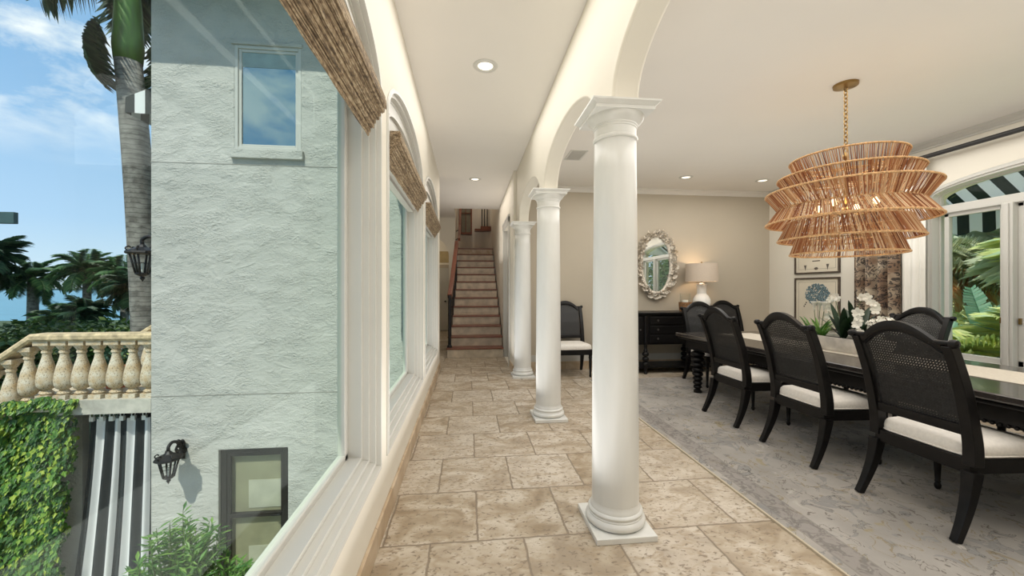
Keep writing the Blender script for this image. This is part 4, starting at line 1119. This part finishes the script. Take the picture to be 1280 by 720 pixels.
palm('dry_palm', 'palm with hanging dry orange fronds at the left of the garden view', 'palm', (9.4, 7.15, -.06), 1.75, .06, 12, 'orange', .62, tilt=(-.9, .6), seed=40)
def banana(loc, label, specs):
    t = thing('banana_plant', label, 'plant', loc)
    for (az, ln, wd, lf, dr) in specs:
        k = MB(); d = Vector((cos(az), sin(az), 0)); side = Vector((-d.y, d.x, 0)); vs = []; n = 14
        P = []
        for i in range(n+1):
            f = i/n; P.append(d*ln*.55*f+Vector((0, 0, ln*(lf*f-dr*f*f))))
        pt = [Vector((0, 0, 0)), Vector((0, 0, .35))]
        k.tube([pt[0], pt[1]], [.03, .02], 8)
        n = 30; P = [d*ln*.55*(i/n)+Vector((0, 0, ln*(lf*i/n-dr*(i/n)**2))) for i in range(n+1)]
        k.tube([p+pt[1] for p in P[::3]], [.012*(1-i/12) for i in range(11)], 5)
        for i in range(1, n):
            f = i/n; w = wd*(sin(PI*min(1, f*.97+.03))**.5)
            if i % 9 == 5: w *= .8
            q = P[i]+pt[1]; q2 = P[i+1]+pt[1]; q3 = P[min(n, i+2)]+pt[1]
            for s_ in (-1, 1): k.add([q, q2, q3+side*s_*w-Vector((0, 0, w*.25)), q2+side*s_*w-Vector((0, 0, w*.3))], [(0, 1, 2, 3)])
        k.build('leaf', M['banana'], t)
def paddle(k, base, d, side, ln, wd, n=22):
    base, d, side = Vector(base), Vector(d).normalized(), Vector(side).normalized(); nn = d.cross(side)
    k.tube([base+d*ln*i/8+nn*(.05*(i/8)**2) for i in range(9)], [.012*(1-i/9) for i in range(9)], 5)
    for i in range(1, n):
        f = i/n; w = wd*(sin(PI*min(1, f*.95+.05))**.45)*(.78 if i in (7, 15) else 1)
        q = base+d*ln*f+nn*(.05*f*f); q2 = base+d*ln*(f+1/n)+nn*(.05*f*f)
        for s_ in (-1, 1): k.add([q, q2, q2+d*ln*.05+side*s_*w-nn*w*.35, q+d*ln*.05+side*s_*w-nn*w*.35], [(0, 1, 2, 3)])
bp_ = thing('banana_plant', 'broad blue-green paddle leaves just outside the dining window', 'plant', (8.02, 5.5, -.06))
rt = Vector((.569, -.822, 0)); up = Vector((0, 0, 1))
for (b0, ax, ay, ln, wd, fx_) in [((0, 0, .55), -.9, .45, .75, .19, .0), ((.1, -.15, .62), .35, .85, .62, .20, 0), ((.15, -.1, .5), -.25, 1.0, .95, .15, 0), ((.1, -.3, .45), .9, .35, .8, .17, 0), ((.2, .3, .5), -.8, .9, .8, .16, 0)]:
    k = MB(); d = rt*ax+up*ay; sd = rt*-ay+up*ax
    k.tube([(0, 0, 0), b0], [.03, .014], 7); paddle(k, b0, d, sd, ln, wd); k.build('leaf', M['banana'], bp_)
# leafy mass closing the garden
def leaf_cloud(c, r, n, size, mat, name, parent=None, seed=0, flat=.5):
    rnd = random.Random(seed); k = MB()
    for i in range(n):
        v_ = Vector((rnd.gauss(0, 1), rnd.gauss(0, 1), rnd.gauss(0, 1))).normalized()*(rnd.random()**.35)
        p = Vector((c[0]+v_.x*r[0], c[1]+v_.y*r[1], c[2]+v_.z*r[2]))
        a = Vector((rnd.gauss(0, 1), rnd.gauss(0, 1), rnd.gauss(0, flat))).normalized(); b_ = a.orthogonal().normalized()
        if rnd.random() < .5: b_ = a.cross(b_)
        s_ = size*rnd.uniform(.6, 1.3)
        k.add([p, p+a*s_*.5+b_*s_*.28, p+a*s_, p+a*s_*.5-b_*s_*.28], [(0, 1, 2), (0, 2, 3)])
    return k.build(name, mat, parent)
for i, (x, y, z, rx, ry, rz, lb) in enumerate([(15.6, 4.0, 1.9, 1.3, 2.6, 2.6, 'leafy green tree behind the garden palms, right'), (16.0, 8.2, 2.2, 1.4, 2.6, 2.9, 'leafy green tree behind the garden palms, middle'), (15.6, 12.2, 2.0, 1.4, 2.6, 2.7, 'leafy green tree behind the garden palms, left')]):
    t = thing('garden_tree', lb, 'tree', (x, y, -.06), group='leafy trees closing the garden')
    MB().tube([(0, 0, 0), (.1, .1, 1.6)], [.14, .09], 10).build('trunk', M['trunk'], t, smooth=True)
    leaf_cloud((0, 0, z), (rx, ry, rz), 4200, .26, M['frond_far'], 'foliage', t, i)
for x, y, lb in ((12.5, -7.5, 'leafy tree in the side garden seen in the wall mirror, nearer one'), (15.5, -12.5, 'leafy tree in the side garden seen in the wall mirror, farther one')):
    t = thing('garden_tree', lb, 'tree', (x, y, -.06), group='leafy trees closing the garden')
    MB().tube([(0, 0, 0), (.1, .1, 1.6)], [.14, .09], 10).build('trunk', M['trunk'], t, smooth=True)
    leaf_cloud((0, 0, 2.4), (3.2, 2.4, 2.8), 4200, .3, M['frond_mid'], 'foliage', t, 70)
t = thing('garden_shrub', 'low dark green shrub at the foot of the garden palms', 'shrub', (8.9, 5.6, -.06))
leaf_cloud((0, 0, .5), (.9, 1.6, .55), 2600, .16, M['frond_bright'], 'foliage', t, 9)

# ------------------------------------------------------------------ outside, left : the other wing
WX0 = -4.76
uw = [(-3.58, 3.50), (-2.60, 3.50), (-2.60, 5.12), (-3.58, 5.12)]
lw_ = [(-3.81, -3.2), (-2.80, -3.2), (-2.80, -1.13), (-3.81, -1.13)]
struct(MB().plate(fy, [(WX0, -3.95), (XL-.34, -3.95), (XL-.34, 7.4), (WX0, 7.4)], [uw, lw_], YB, YB+.2).build('wall_wing', M['stucco'], bevel=.01))
struct(MB().box(WX0, YB+.2, -3.95, WX0+.2, 14, 7.4).build('wall_wing_side', M['stucco']))
# control joints: thin shadow grooves in front
for i, z in enumerate((3.27, -.28)):
    struct(MB().box(WX0-.003, YB-.004, z-.006, XL-.34, YB, z+.006).build('trim_%d' % (5+i), simple('joint_shadow', (.30, .29, .26), .9)))
struct(MB().box(WX0-.6, YB-.82, 5.98, XL-.3, YB+.3, 6.12).build('trim_7', M['stucco']))
w5 = sroot('window_5')
def rectframe(x0, z0, x1, z1, b_, ya, yb_): return MB().box(x0, ya, z0, x0+b_, yb_, z1).box(x1-b_, ya, z0, x1, yb_, z1).box(x0+b_, ya, z0, x1-b_, yb_, z0+b_).box(x0+b_, ya, z1-b_, x1-b_, yb_, z1)
rectframe(-3.58, 3.50, -2.60, 5.12, .05, YB+.0, YB+.08).build('outer_frame', M['white'], w5, bevel=.006)
rectframe(-3.53, 3.55, -2.65, 5.07, .045, YB+.02, YB+.07).build('sash', M['white'], w5, bevel=.006)
MB().box(-3.49, YB+.04, 3.59, -2.69, YB+.05, 5.03).build('pane', M['skyglass'], w5)
MB().box(-3.62, YB-.06, 3.36, -2.56, YB+.02, 3.50).build('sill', M['stucco'], w5, bevel=.008)
MB().box(-3.62, YB-.03, 5.12, -2.58, YB+.02, 5.17).build('lintel', M['stucco'], w5, bevel=.006)
MB().box(-3.49, YB+.035, 4.80, -2.69, YB+.04, 5.03).build('inner_blind', simple('pale_blind', (.30, .38, .38), .5), w5)
w6 = sroot('window_6')
rectframe(-3.81, -3.2, -2.80, -1.13, .085, YB+.05, YB+.13).build('outer_frame', M['steel_frame'], w6, bevel=.006)
rectframe(-3.725, -3.1, -2.885, -1.215, .05, YB+.07, YB+.12).build('sash', M['steel_frame'], w6, bevel=.006)
MB().box(-3.70, YB+.06, -2.22, -2.90, YB+.13, -2.16).build('middle_rail', M['steel_frame'], w6, bevel=.004)
MB().tube([(-3.6, YB+.05, -1.21), (-3.2, YB+.045, -1.19)], .012, 6).build('closer_arm', M['iron'], w6)
k = MB().tube([(-2.93, YB+.06, -2.19), (-2.93, YB+.02, -2.19), (-3.05, YB+.02, -2.19)], .01, 6); k.build('window_handle', M['iron'], w6)
def pane_olive():
    m, nt, b = nodes('sunlit_room_glass')
    tc = N(nt, 'ShaderNodeTexCoord'); n1 = N(nt, 'ShaderNodeTexNoise', Scale=2.0, Detail=1); L(nt, tc.outputs['Object'], n1.inputs['Vector'])
    L(nt, ramp(nt, n1.outputs[0], [(.45, (.20, .20, .125)), (.6, (.30, .29, .19))]), b.inputs['Base Color']); b.inputs['Roughness'].default_value = .08; b.inputs['Specular IOR Level'].default_value = .7
    return m
MB().box(-3.70, YB+.095, -3.1, -2.9, YB+.10, -1.25).build('pane', M['glass_clear'], w6)
MB().box(-3.79, YB+.16, -3.15, -2.82, YB+.19, -1.15).build('inner_blind', simple('olive_blind', (.36, .34, .22), .8, var=.05), w6)
# pale panels seen through the pane
MB().box(-3.45, YB+.15, -2.12, -2.9, YB+.158, -1.68).box(-3.45, YB+.15, -3.1, -2.9, YB+.158, -2.72).build('inner_panel', simple('pale_inner_panel', (.58, .56, .44), .6), w6)

# carriage lanterns
def lantern(name, label, loc, s_, out):
    t = thing(name, label, 'wall lantern', loc, math.atan2(out[0], -out[1]), group='black iron wall lanterns')
    # local: -Y is away from the wall
    MB().lathe([(0, -.012), (.05, -.012), (.06, -.005), (.06, .0)], 0, 0, 0, 16, 'y').ball((0, -.02, .10), .03, 8, sy=.5).ball((0, -.02, -.10), .03, 8, sy=.5).box(-.03, -.02, -.13, .03, 0, .13).build('wall_plate', M['iron'], t, smooth='auto')
    lsc = 1
    A = smooth_path([(0, -.02, .04), (0, -.10, .15), (0, -.22, .20), (0, -.30, .16), (0, -.30, .10)], 4)
    ar_ = MB().tube(A, .022, 8)
    ar_.tube(smooth_path([(0, -.02, -.04), (0, -.10, -.02), (0, -.15, .06), (0, -.11, .11), (0, -.08, .07)], 4), .017, 6)
    for sx_ in (-1, 1): ar_.tube(smooth_path([(0, -.02, .05), (sx_*.05, -.05, .12), (sx_*.03, -.06, .17), (sx_*.0, -.05, .14)], 4), .015, 6)
    ar_.build('scroll_arm', M['iron'], t, smooth=True)
    c = (0, -.30, 0)
    MB().lathe([(.0, .15), (.022, .135), (.014, .11), (.035, .09), (.055, .065), (.12, .035), (.165, .012), (.172, -.01), (.16, -.025), (.0, -.02)], 0, -.30, 0, 8).build('cap', M['iron'], t)
    k = MB()
    for i in range(6):
        a = 2*PI*i/6+.3; k.tube([(.125*cos(a), -.30+.125*sin(a), -.012), (.065*cos(a), -.30+.065*sin(a), -.27)], .013, 5)
        k.tube(smooth_path([(.125*cos(a), -.30+.125*sin(a), .0), (.16*cos(a), -.30+.16*sin(a), .04), (.13*cos(a), -.30+.13*sin(a), .07), (.11*cos(a), -.30+.11*sin(a), .05)], 3), .009, 5)
    k.tube([(.065*cos(2*PI*i/12), -.30+.065*sin(2*PI*i/12), -.27) for i in range(12)], .010, 6, closed=True)
    k.tube([(.095*cos(2*PI*i/12), -.30+.095*sin(2*PI*i/12), -.14) for i in range(12)], .004, 5, closed=True)
    k.build('cage', M['iron'], t, smooth=True)
    MB().lathe([(.118, -.014), (.062, -.265)], 0, -.30, 0, 12).build('glass_body', M['glass_clear'], t)
    MB().lathe([(.012, -.26), (.014, -.14), (0, -.13)], 0, -.30, 0, 10).build('candle_tube', M['petal'], t)
    MB().lathe([(.068, -.262), (.07, -.28), (.04, -.30), (.02, -.31), (.028, -.33), (.012, -.355), (0, -.38)], 0, -.30, 0, 12).build('bottom_finial', M['iron'], t, smooth='auto')
    t.scale = (s_, s_, s_); return t
lantern('wall_lantern', 'black iron carriage lantern on the stucco wall beside the lower window', (-4.31, YB, -1.10), 1.0, (0, -1))
lantern('wall_lantern', 'larger black iron lantern at the wall corner, in front of the palm trunk', (WX0, 6.95, 1.93), 1.25, (-1, 0))

# terrace slab, balustrade
struct(MB().box(-7.0, 6.62, -.47, WX0, 9.4, -.335).build('floor_terrace', M['stone']))
struct(MB().box(-6.02, 6.60, -.52, WX0, 6.78, -.31).build('trim_8', simple('terrace_beam', (.46, .44, .38), .9, var=.12, bump=.4, bscale=60)))
def baluster_mb(h, lean=0):
    s_ = h/.80
    k = MB().lathe([(.062, .06*s_), (.085, .085*s_), (.06, .11*s_), (.05, .13*s_), (.085, .15*s_), (.112, .20*s_), (.118, .26*s_), (.110, .34*s_), (.085, .46*s_), (.056, .56*s_), (.046, .62*s_), (.06, .635*s_), (.06, .655*s_), (.05, .67*s_), (.075, .70*s_), (.098, .74*s_)], n=20)
    k.box(-.085, -.085, 0, .085, .085, .06*s_); k.box(-.10, -.10, .74*s_, .10, .10, .80*s_); return k
def balustrade(name, label, x0, x1, y, zb, zt, rake=None, n=9, group=None):
    t = thing(name, label, 'balustrade', ((x0+x1)/2, y, zb), group=group)
    pts = [(x0, zt), (x1, zt)] if rake is None else [(x0-rake[0], zt-rake[1]), (x0, zt), (x1, zt)]
    k = MB(); vs = []; fs = []
    pf = [(-.115, -.11), (-.14, -.08), (-.14, -.03), (-.12, 0), (.12, 0), (.14, -.03), (.14, -.08), (.115, -.11)]
    for X_, Z_ in pts: vs += [(X_, y+a, Z_+b_) for a, b_ in pf]
    for i in range(len(pts)-1):
        for q in range(8): fs.append((i*8+q, i*8+(q+1) % 8, (i+1)*8+(q+1) % 8, (i+1)*8+q))
    fs += [tuple(range(8)), tuple((len(pts)-1)*8+q for q in range(8))[::-1]]
    k.add(vs, fs); k.build('coping', M['copper_cap'], t, world=True)
    step = (x1-x0)/n
    me = baluster_mb(zt-.11-zb).build('baluster', M['stone'], t, smooth='auto')
    me.location = (x1-step*.5-t.location.x, 0, 0)
    for i in range(1, n):
        b_ = me.copy(); C.objects.link(b_); b_.location = (x1-step*(i+.5)-t.location.x, 0, 0); b_.rotation_euler = (0, 0, 0)
    if rake:
        m_ = int(rake[0]/step)
        for i in range(m_):
            x = x0-step*(i+.5); dz = rake[1]*(x0-x)/rake[0]
            b_ = me.copy(); C.objects.link(b_); b_.location = (x-t.location.x, 0, -dz)
    return t
balustrade('balustrade', 'weathered stone balustrade with bulbous balusters, sloping down at its left end', -6.42, WX0-.0, 6.75, -.31, .68, (2.0, 1.5), 7)
balustrade('balustrade', 'second stone balustrade behind, on the far side of the terrace', -6.55, -5.2, 9.2, -.33, .60, (.6, .4), 5)
# stair flank under the raking part
struct(MB().plate(fy, [(-6.42, -.33), (-6.02, -.33), (-6.02, -3.95), (-8.5, -3.95), (-8.5, -1.9)], [], 6.98, 7.1).build('wall_terrace', M['stucco']))
# terracotta pot
pt_ = thing('terracotta_pot', 'orange terracotta pot standing on the terrace behind the balusters', 'pot', (-5.98, 7.55, -.335))
MB().lathe([(0, 0), (.13, 0), (.19, .30), (.21, .30), (.21, .35), (.17, .35), (.12, .05), (0, .05)], n=24).build('pot', simple('terracotta', (.62, .20, .10), .8), pt_, smooth='auto')
leaf_cloud((0, 0, .5), (.2, .2, .22), 160, .10, M['frond_dark'], 'foliage', pt_, 8)

# striped outdoor curtain below the terrace
oc = thing('outdoor_curtain', 'black and white striped outdoor curtain hanging under the terrace', 'curtain', (-5.3, 6.9, -3.95))
n = 120; vs = []; fs = []; uvs = []
for i in range(n+1):
    f = i/n
    for j in range(13):
        g = j/12; z = -.66-2.9*g
        lft = -5.80-.30*g**1.3; x = lft+(WX0+.02-lft)*f
        y = 6.86+.03*sin(2*PI*7.5*f+.6*sin(3*g))*(1+.4*g)
        vs.append((x, y, z)); uvs.append((f*1.0, g))
for i in range(n):
    for j in range(12): a = i*13+j; fs.append((a, a+13, a+14, a+1))
fo = MB().add(vs, fs).build('fabric', M['curt_stripe'], oc, world=True, smooth=True)
uvl = fo.data.uv_layers.new(name='UVMap')
for lo_ in fo.data.loops: uvl.data[lo_.index].uv = uvs[lo_.vertex_index]
for f in (.02, .15, .28, .42, .57, .72, .86):
    x = -5.80+(WX0+.02+5.80)*f
    k = MB().tube([(x, 6.86+.035*cos(2*PI*q/14), -.605+.035*sin(2*PI*q/14)) for q in range(14)], .007, 5, closed=True)
    k.box(x-.03, 6.84, -.70, x+.03, 6.88, -.63)
    k.build('ring', M['ceramic'], oc, world=True)
MB().tube([(-6.0, 6.86, -.575), (WX0, 6.86, -.575)], .012, 8).build('rail', M['iron'], oc, world=True)
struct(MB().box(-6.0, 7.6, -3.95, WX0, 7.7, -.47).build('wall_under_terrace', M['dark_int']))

# ivy
random.seed(21); k = MB()
def ivy_leaf(k, p, s_):
    a = Vector((random.uniform(-.7, .7), -.55+random.uniform(-.3, .3), -1)).normalized()
    b_ = a.cross(Vector((0, -1, .3))).normalized(); nn = a.cross(b_)
    P_ = Vector(p)
    k.add([P_, P_+a*s_*.35+b_*s_*.42, P_+a*s_*.55+b_*s_*.2+nn*s_*.05, P_+a*s_, P_+a*s_*.55-b_*s_*.2+nn*s_*.05, P_+a*s_*.35-b_*s_*.42], [(0, 1, 2), (0, 2, 3), (0, 3, 4), (0, 4, 5)])
for i in range(15000):
    z = -.28-random.random()*3.2; x = random.uniform(-8.0, -5.78+.09*z)
    if x > -5.9+.09*z and random.random() < .5: continue
    y = 6.77-.10*noise.noise((x*1.6, 0, z*1.6))-random.random()*.16-.10*noise.noise((x*5, 3, z*5))
    ivy_leaf(k, (x, y, z), random.uniform(.06, .12))
for i in range(1200):
    x = random.uniform(-7.4, -5.75); ivy_leaf(k, (x, 6.56+random.uniform(-.05, .05), -.34+.10*noise.noise((x*3, 0, 0))+random.uniform(-.06, .06)-.0), random.uniform(.05, .09))
tag(k.build('ivy', M['ivy']), 'dense green ivy covering the wall under the balustrade', 'ivy', kind='stuff')
struct(MB().box(-8.6, 6.79, -3.95, -6.0, 6.80, -.36).build('wall_ivy_backing', M['ground'])) if False else None

struct(MB().box(-6.0, -12, -3.95, XL-.25, 6.58, -3.93).build('floor_bounce', simple('pale_bounce_ground', (.66, .62, .54), .8)))  # unseen pale ground, added to bounce sun up onto the wing wall
# shrub in the corner of the big window
def stem_shrub(loc, label, n, h, spread, seed):
    rnd = random.Random(seed); t = thing('oleander_shrub', label, 'shrub', loc, group='oleander shrubs below the hall window')
    k = MB(); ks = MB()
    for i in range(n):
        a = rnd.uniform(0, 2*PI); r = spread*math.sqrt(rnd.random()); hh = h*(1-.35*(r/spread)**2)*rnd.uniform(.85, 1.05)
        top = Vector((r*cos(a), r*sin(a), hh)); base = Vector((r*.25*cos(a), r*.25*sin(a), 0))
        ks.tube([base, base.lerp(top, .6)+Vector((0, 0, .1)), top], [.012, .008, .003], 5)
        for j in range(24):
            f = j/24; p = base.lerp(top, .72+.28*f); b_ = rnd.uniform(0, 2*PI)
            d = Vector((cos(b_), sin(b_), rnd.uniform(.15, 1.0))).normalized(); s_ = rnd.uniform(.11, .18); sd = d.cross(Vector((0, 0, 1))).normalized()*s_*.13
            k.add([p, p+d*s_*.5+sd, p+d*s_+Vector((0, 0, -.02)), p+d*s_*.5-sd], [(0, 1, 2), (0, 2, 3)])
    ks.build('stems', M['stem'], t); k.build('foliage', M['shrub'], t)
stem_shrub((-3.55, 5.4, -3.95), 'leafy green shrub below the stucco wall, left of the lower window', 110, 2.42, .66, 2)
stem_shrub((-2.75, 5.3, -3.95), 'low leafy shrub in front of the lower window', 30, 1.95, .35, 5)

# ground, sea, shore
def gz(mb, name, mat, label, cat): o = mb.build(name, mat); return struct(o)
gz(MB().box(-110, -20, -4.05, XL-.34, 75, -3.95), 'ground', M['ground'], '', '')
gz(MB().box(-2500, -300, -5.4, 2500, 2600, -5.35), 'sea', M['sea'], '', '')
k = MB(); vs = []; fs = []
for i in range(61):
    x = -2300+i*50; h = 5+9*noise.noise((x*.004, 1, 0))+4*noise.noise((x*.02, 5, 0))
    vs += [(x, 2000, -5.4), (x, 2000, max(1.5, h)-1.0), (x, 2040, -5.4)]
for i in range(60): a = i*3; fs += [(a, a+3, a+4, a+1), (a+1, a+4, a+5, a+2)]
struct(k.add(vs, fs).build('far_shoreline', M['shore']))

# palms on the left
palm('royal_palm', 'tall royal palm with ringed grey trunk and green crownshaft by the wall corner', 'palm tree', (-7.20, 10.0, -3.95), 10.5, .285, 14, 'dark', .95, lean=(-.52, .05), shaft=2.1, seed=3, az=[(215, -1.4), (228, -1.25), (200, -1.3), (236, -.6), (190, -.3), (36, -1.4), (25, -1.25), (50, -1.2), (60, -.3), (20, -.2), (120, .2), (150, .6), (90, .7), (126, -.2)])
rp = palm('royal_palm', 'palm crown overhanging from beyond the left edge, fronds only in view', 'palm tree', (-15.3, 9.9, -3.95), 11.1, .2, 18, 'dark', 1.5, tilt=(-.9, .8), seed=9)
i = 0
for x, y, th, s_, tr_, key, lb in [
    (-32.3, 33.6, 6.0, 1.15, .32, 'mid', 'leafy palm by the water with a forked grey trunk, second from the left'),
    (-28.4, 33.3, 6.6, 1.20, .26, 'mid', 'tall palm by the water in the middle of the distant row'),
    (-25.6, 33.0, 6.2, 1.15, .26, 'mid', 'distant palm right beside the big ringed trunk'),
    (-23.5, 31.2, 5.2, 1.1, .22, 'dark', 'distant palm partly hidden behind the big ringed trunk'),
    (-33.6, 32.0, 7.3, 1.3, .26, 'dark', 'distant palm at the left edge, highest crown of the row'),
    (-30.4, 33.6, 2.9, 1.1, .22, 'mid', 'short palm with long arching fronds low between two taller ones'),
    (-27.0, 31.5, 3.4, 1.0, .2, 'dark', 'short dark palm just above the hedge, right of the middle')]:
    palm('coastal_palm', lb, 'palm tree', (x, y, -3.95), th, tr_, 24, key, s_*.8, tilt=(-.9, 1.3), group='distant palms by the water', seed=20+i); i += 1
random.seed(5)
hl = ['dark hedge bush at the left edge behind the balustrade', 'olive hedge bush left of the distant palm trunk', 'green hedge bush behind the sloping coping', 'bright hedge bush above the middle of the coping', 'hedge bush behind the right half of the balustrade', 'hedge bush at the foot of the big palm']
for i, (x, y) in enumerate([(-17.2, 15.4), (-15.8, 16.2), (-14.2, 16.0), (-12.6, 15.6), (-11.2, 15.4), (-9.8, 14.8)]):
    t = thing('hedge_bush', hl[i], 'bush', (x, y, -3.95), group='hedge bushes beyond the terrace')
    MB().tube([(0, 0, 0), (0, 0, 2)], [.1, .06], 8).build('trunk', M['trunk'], t)
    leaf_cloud((0, 0, 2.5), (1.35, 1.2, 1.75), 3200, .20, M['hedge'], 'foliage', t, 30+i)
    for j in range(7):
        o = new('frond', FR['bright' if j % 2 else 'mid'][j % 3], t, (random.uniform(-.6, .6), random.uniform(-.4, .4), 3.15))
        o.rotation_euler = (0, -random.uniform(-.1, .5), random.uniform(0, 6.28)); o.scale = (.5, .5, .5)
# small awning and roof edge seen at the left
la = thing('wing_awning', 'small black and white striped awning against the palm trunk', 'awning', (WX0, 7.6, 4.3))
vs = [(WX0, 6.9, 4.62), (WX0, 8.3, 4.62), (WX0-.58, 6.9, 4.36), (WX0-.58, 8.3, 4.36), (WX0-.59, 6.9, 4.12), (WX0-.59, 8.3, 4.12)]
MB().add(vs, [(0, 1, 3, 2), (2, 3, 5, 4)]).build('canopy_cloth', stripes('small_awning_stripe', 'Y', .36, (.012, .02, .02), (.75, .76, .74), .1), la, world=True)
MB().add([(WX0, 6.9, 4.62), (WX0-.58, 6.9, 4.36), (WX0-.59, 6.9, 4.12), (WX0, 6.9, 4.10)], [(0, 1, 2, 3)]).build('side_panel', M['awning_l'], la, world=True)
tag(MB().box(-12.0, 10.17, 2.82, -10.16, 10.27, 3.08).build('roof_edge', M['greenmetal'], bevel=.01), 'flat green-grey roof edge jutting in at the left border', 'roof')
# ------------------------------------------------------------------ sky
w = bpy.data.worlds.new('sky'); sc.world = w; w.use_nodes = True; nt = w.node_tree; bg = nt.nodes['Background']
tc = N(nt, 'ShaderNodeTexCoord'); sx = N(nt, 'ShaderNodeSeparateXYZ'); L(nt, tc.outputs['Generated'], sx.inputs[0])
col = ramp(nt, sx.outputs[2], [(.0, (.62, .76, .86)), (.12, (.42, .62, .86)), (.35, (.26, .47, .76)), (1.0, (.16, .32, .58))])
zz = math_n(nt, 'MAXIMUM', sx.outputs[2], .06)
cb = N(nt, 'ShaderNodeCombineXYZ'); L(nt, math_n(nt, 'DIVIDE', sx.outputs[0], math_n(nt, 'ADD', zz, .12)), cb.inputs[0]); L(nt, math_n(nt, 'DIVIDE', sx.outputs[1], math_n(nt, 'ADD', zz, .12)), cb.inputs[1])
mpc = N(nt, 'ShaderNodeMapping'); mpc.inputs['Scale'].default_value = (1, 1, 2.0); L(nt, tc.outputs['Generated'], mpc.inputs[0])
n1 = N(nt, 'ShaderNodeTexNoise', Scale=5.5, Detail=8, Distortion=.2); n1.inputs['Roughness'].default_value = .6; L(nt, mpc.outputs[0], n1.inputs['Vector'])
cl = ramp(nt, n1.outputs[0], [(.45, 0.0), (.62, .92)])
cl = math_n(nt, 'MULTIPLY', cl, ramp(nt, sx.outputs[2], [(.20, 0.0), (.32, 1.0)]))
col = mixc(nt, cl, col, (.90, .93, .97))
L(nt, col, bg.inputs[0]); bg.inputs[1].default_value = 1.2

def light(kind, name, loc, energy, color=(1, 1, 1), size=.1, rot=None, size_y=None, spot=None):
    d = bpy.data.lights.new(name, kind); d.energy = energy; d.color = color
    if kind == 'AREA':
        d.size = size
        if size_y: d.shape = 'RECTANGLE'; d.size_y = size_y
    elif kind == 'SUN': d.angle = size
    else: d.shadow_soft_size = size
    if spot: d.spot_size = spot; d.spot_blend = .6
    o = new(name, d, None, loc)
    if rot: o.rotation_euler = rot
    return o
s = light('SUN', 'sun', (0, 0, 20), 4.0, (1, .95, .86), .009)
s.rotation_euler = Vector((.14, .42, -.62)).to_track_quat('-Z', 'Y').to_euler()
light('AREA', 'hall_up_fill', (.15, 2.4, .25), 50, (1, .985, .96), .8, size_y=8.6, rot=(PI, 0, 0))  # upward fill with no fixture, added to lift the hall ceiling
light('AREA', 'dining_up_fill', (3.2, 2.2, 1.55), 44, (1, .985, .96), 3.6, size_y=6.5, rot=(PI, 0, 0))  # added fill facing up to brighten the dining ceiling
light('AREA', 'hall_ceiling_fill', (.15, 1.2, HC-.03), 52, (1, .97, .92), 1.0, size_y=7.0)  # broad soft fill added under the hall ceiling, not a fixture
light('AREA', 'stair_fill', (.15, 7.9, HC-.03), 16, (1, .9, .78), .9, size_y=2.4)  # added fill over the lower steps, no lamp behind it
light('AREA', 'stair_up_fill', (.15, 8.2, 1.9), 9, (1, .96, .9), .7, size_y=2.0, rot=(PI, 0, 0))  # added upward fill brightening the ceiling by the stairs
light('AREA', 'dining_ceiling_fill', (3.2, 2.7, DC-.03), 165, (1, .97, .92), 3.6, size_y=6.6)  # wide added fill for the dining room, not a fixture
light('POINT', 'chandelier_light', (HX, HY, 2.05), 5, (1, .70, .40), .12)
light('POINT', 'table_lamp_light', (3.90, 6.33, 1.66), 5, (1, .72, .45), .05)
light('POINT', 'landing_fill', (.2, 11.4, 4.6), 12, (1, .85, .7), .2)  # unseen point fill added for the stair landing
light('POINT', 'far_hall_fill', (-1.6, 11.8, 2.7), 14, (1, .88, .72), .2)  # unseen point fill added behind the hall arch
# camera
cd = bpy.data.cameras.new('camera'); cam = new('camera', cd, None, (0, 0, 1.35)); cd.sensor_width = 36; cd.lens = 36*500/1280
cd.shift_y = 1/1280; cd.clip_start = .02; cd.clip_end = 6000
cam.rotation_euler = (PI/2, 0, -math.atan(55/500)); sc.camera = cam
sc.view_settings.view_transform = 'Standard'; sc.view_settings.look = 'None'; sc.view_settings.exposure = 0; sc.view_settings.gamma = 1
sc.cycles.max_bounces = 10; sc.cycles.diffuse_bounces = 5; sc.cycles.transparent_max_bounces = 24
sc.cycles.use_denoising = True
sc.cycles.sample_clamp_indirect = 6
sc.cycles.caustics_reflective = False; sc.cycles.caustics_refractive = False
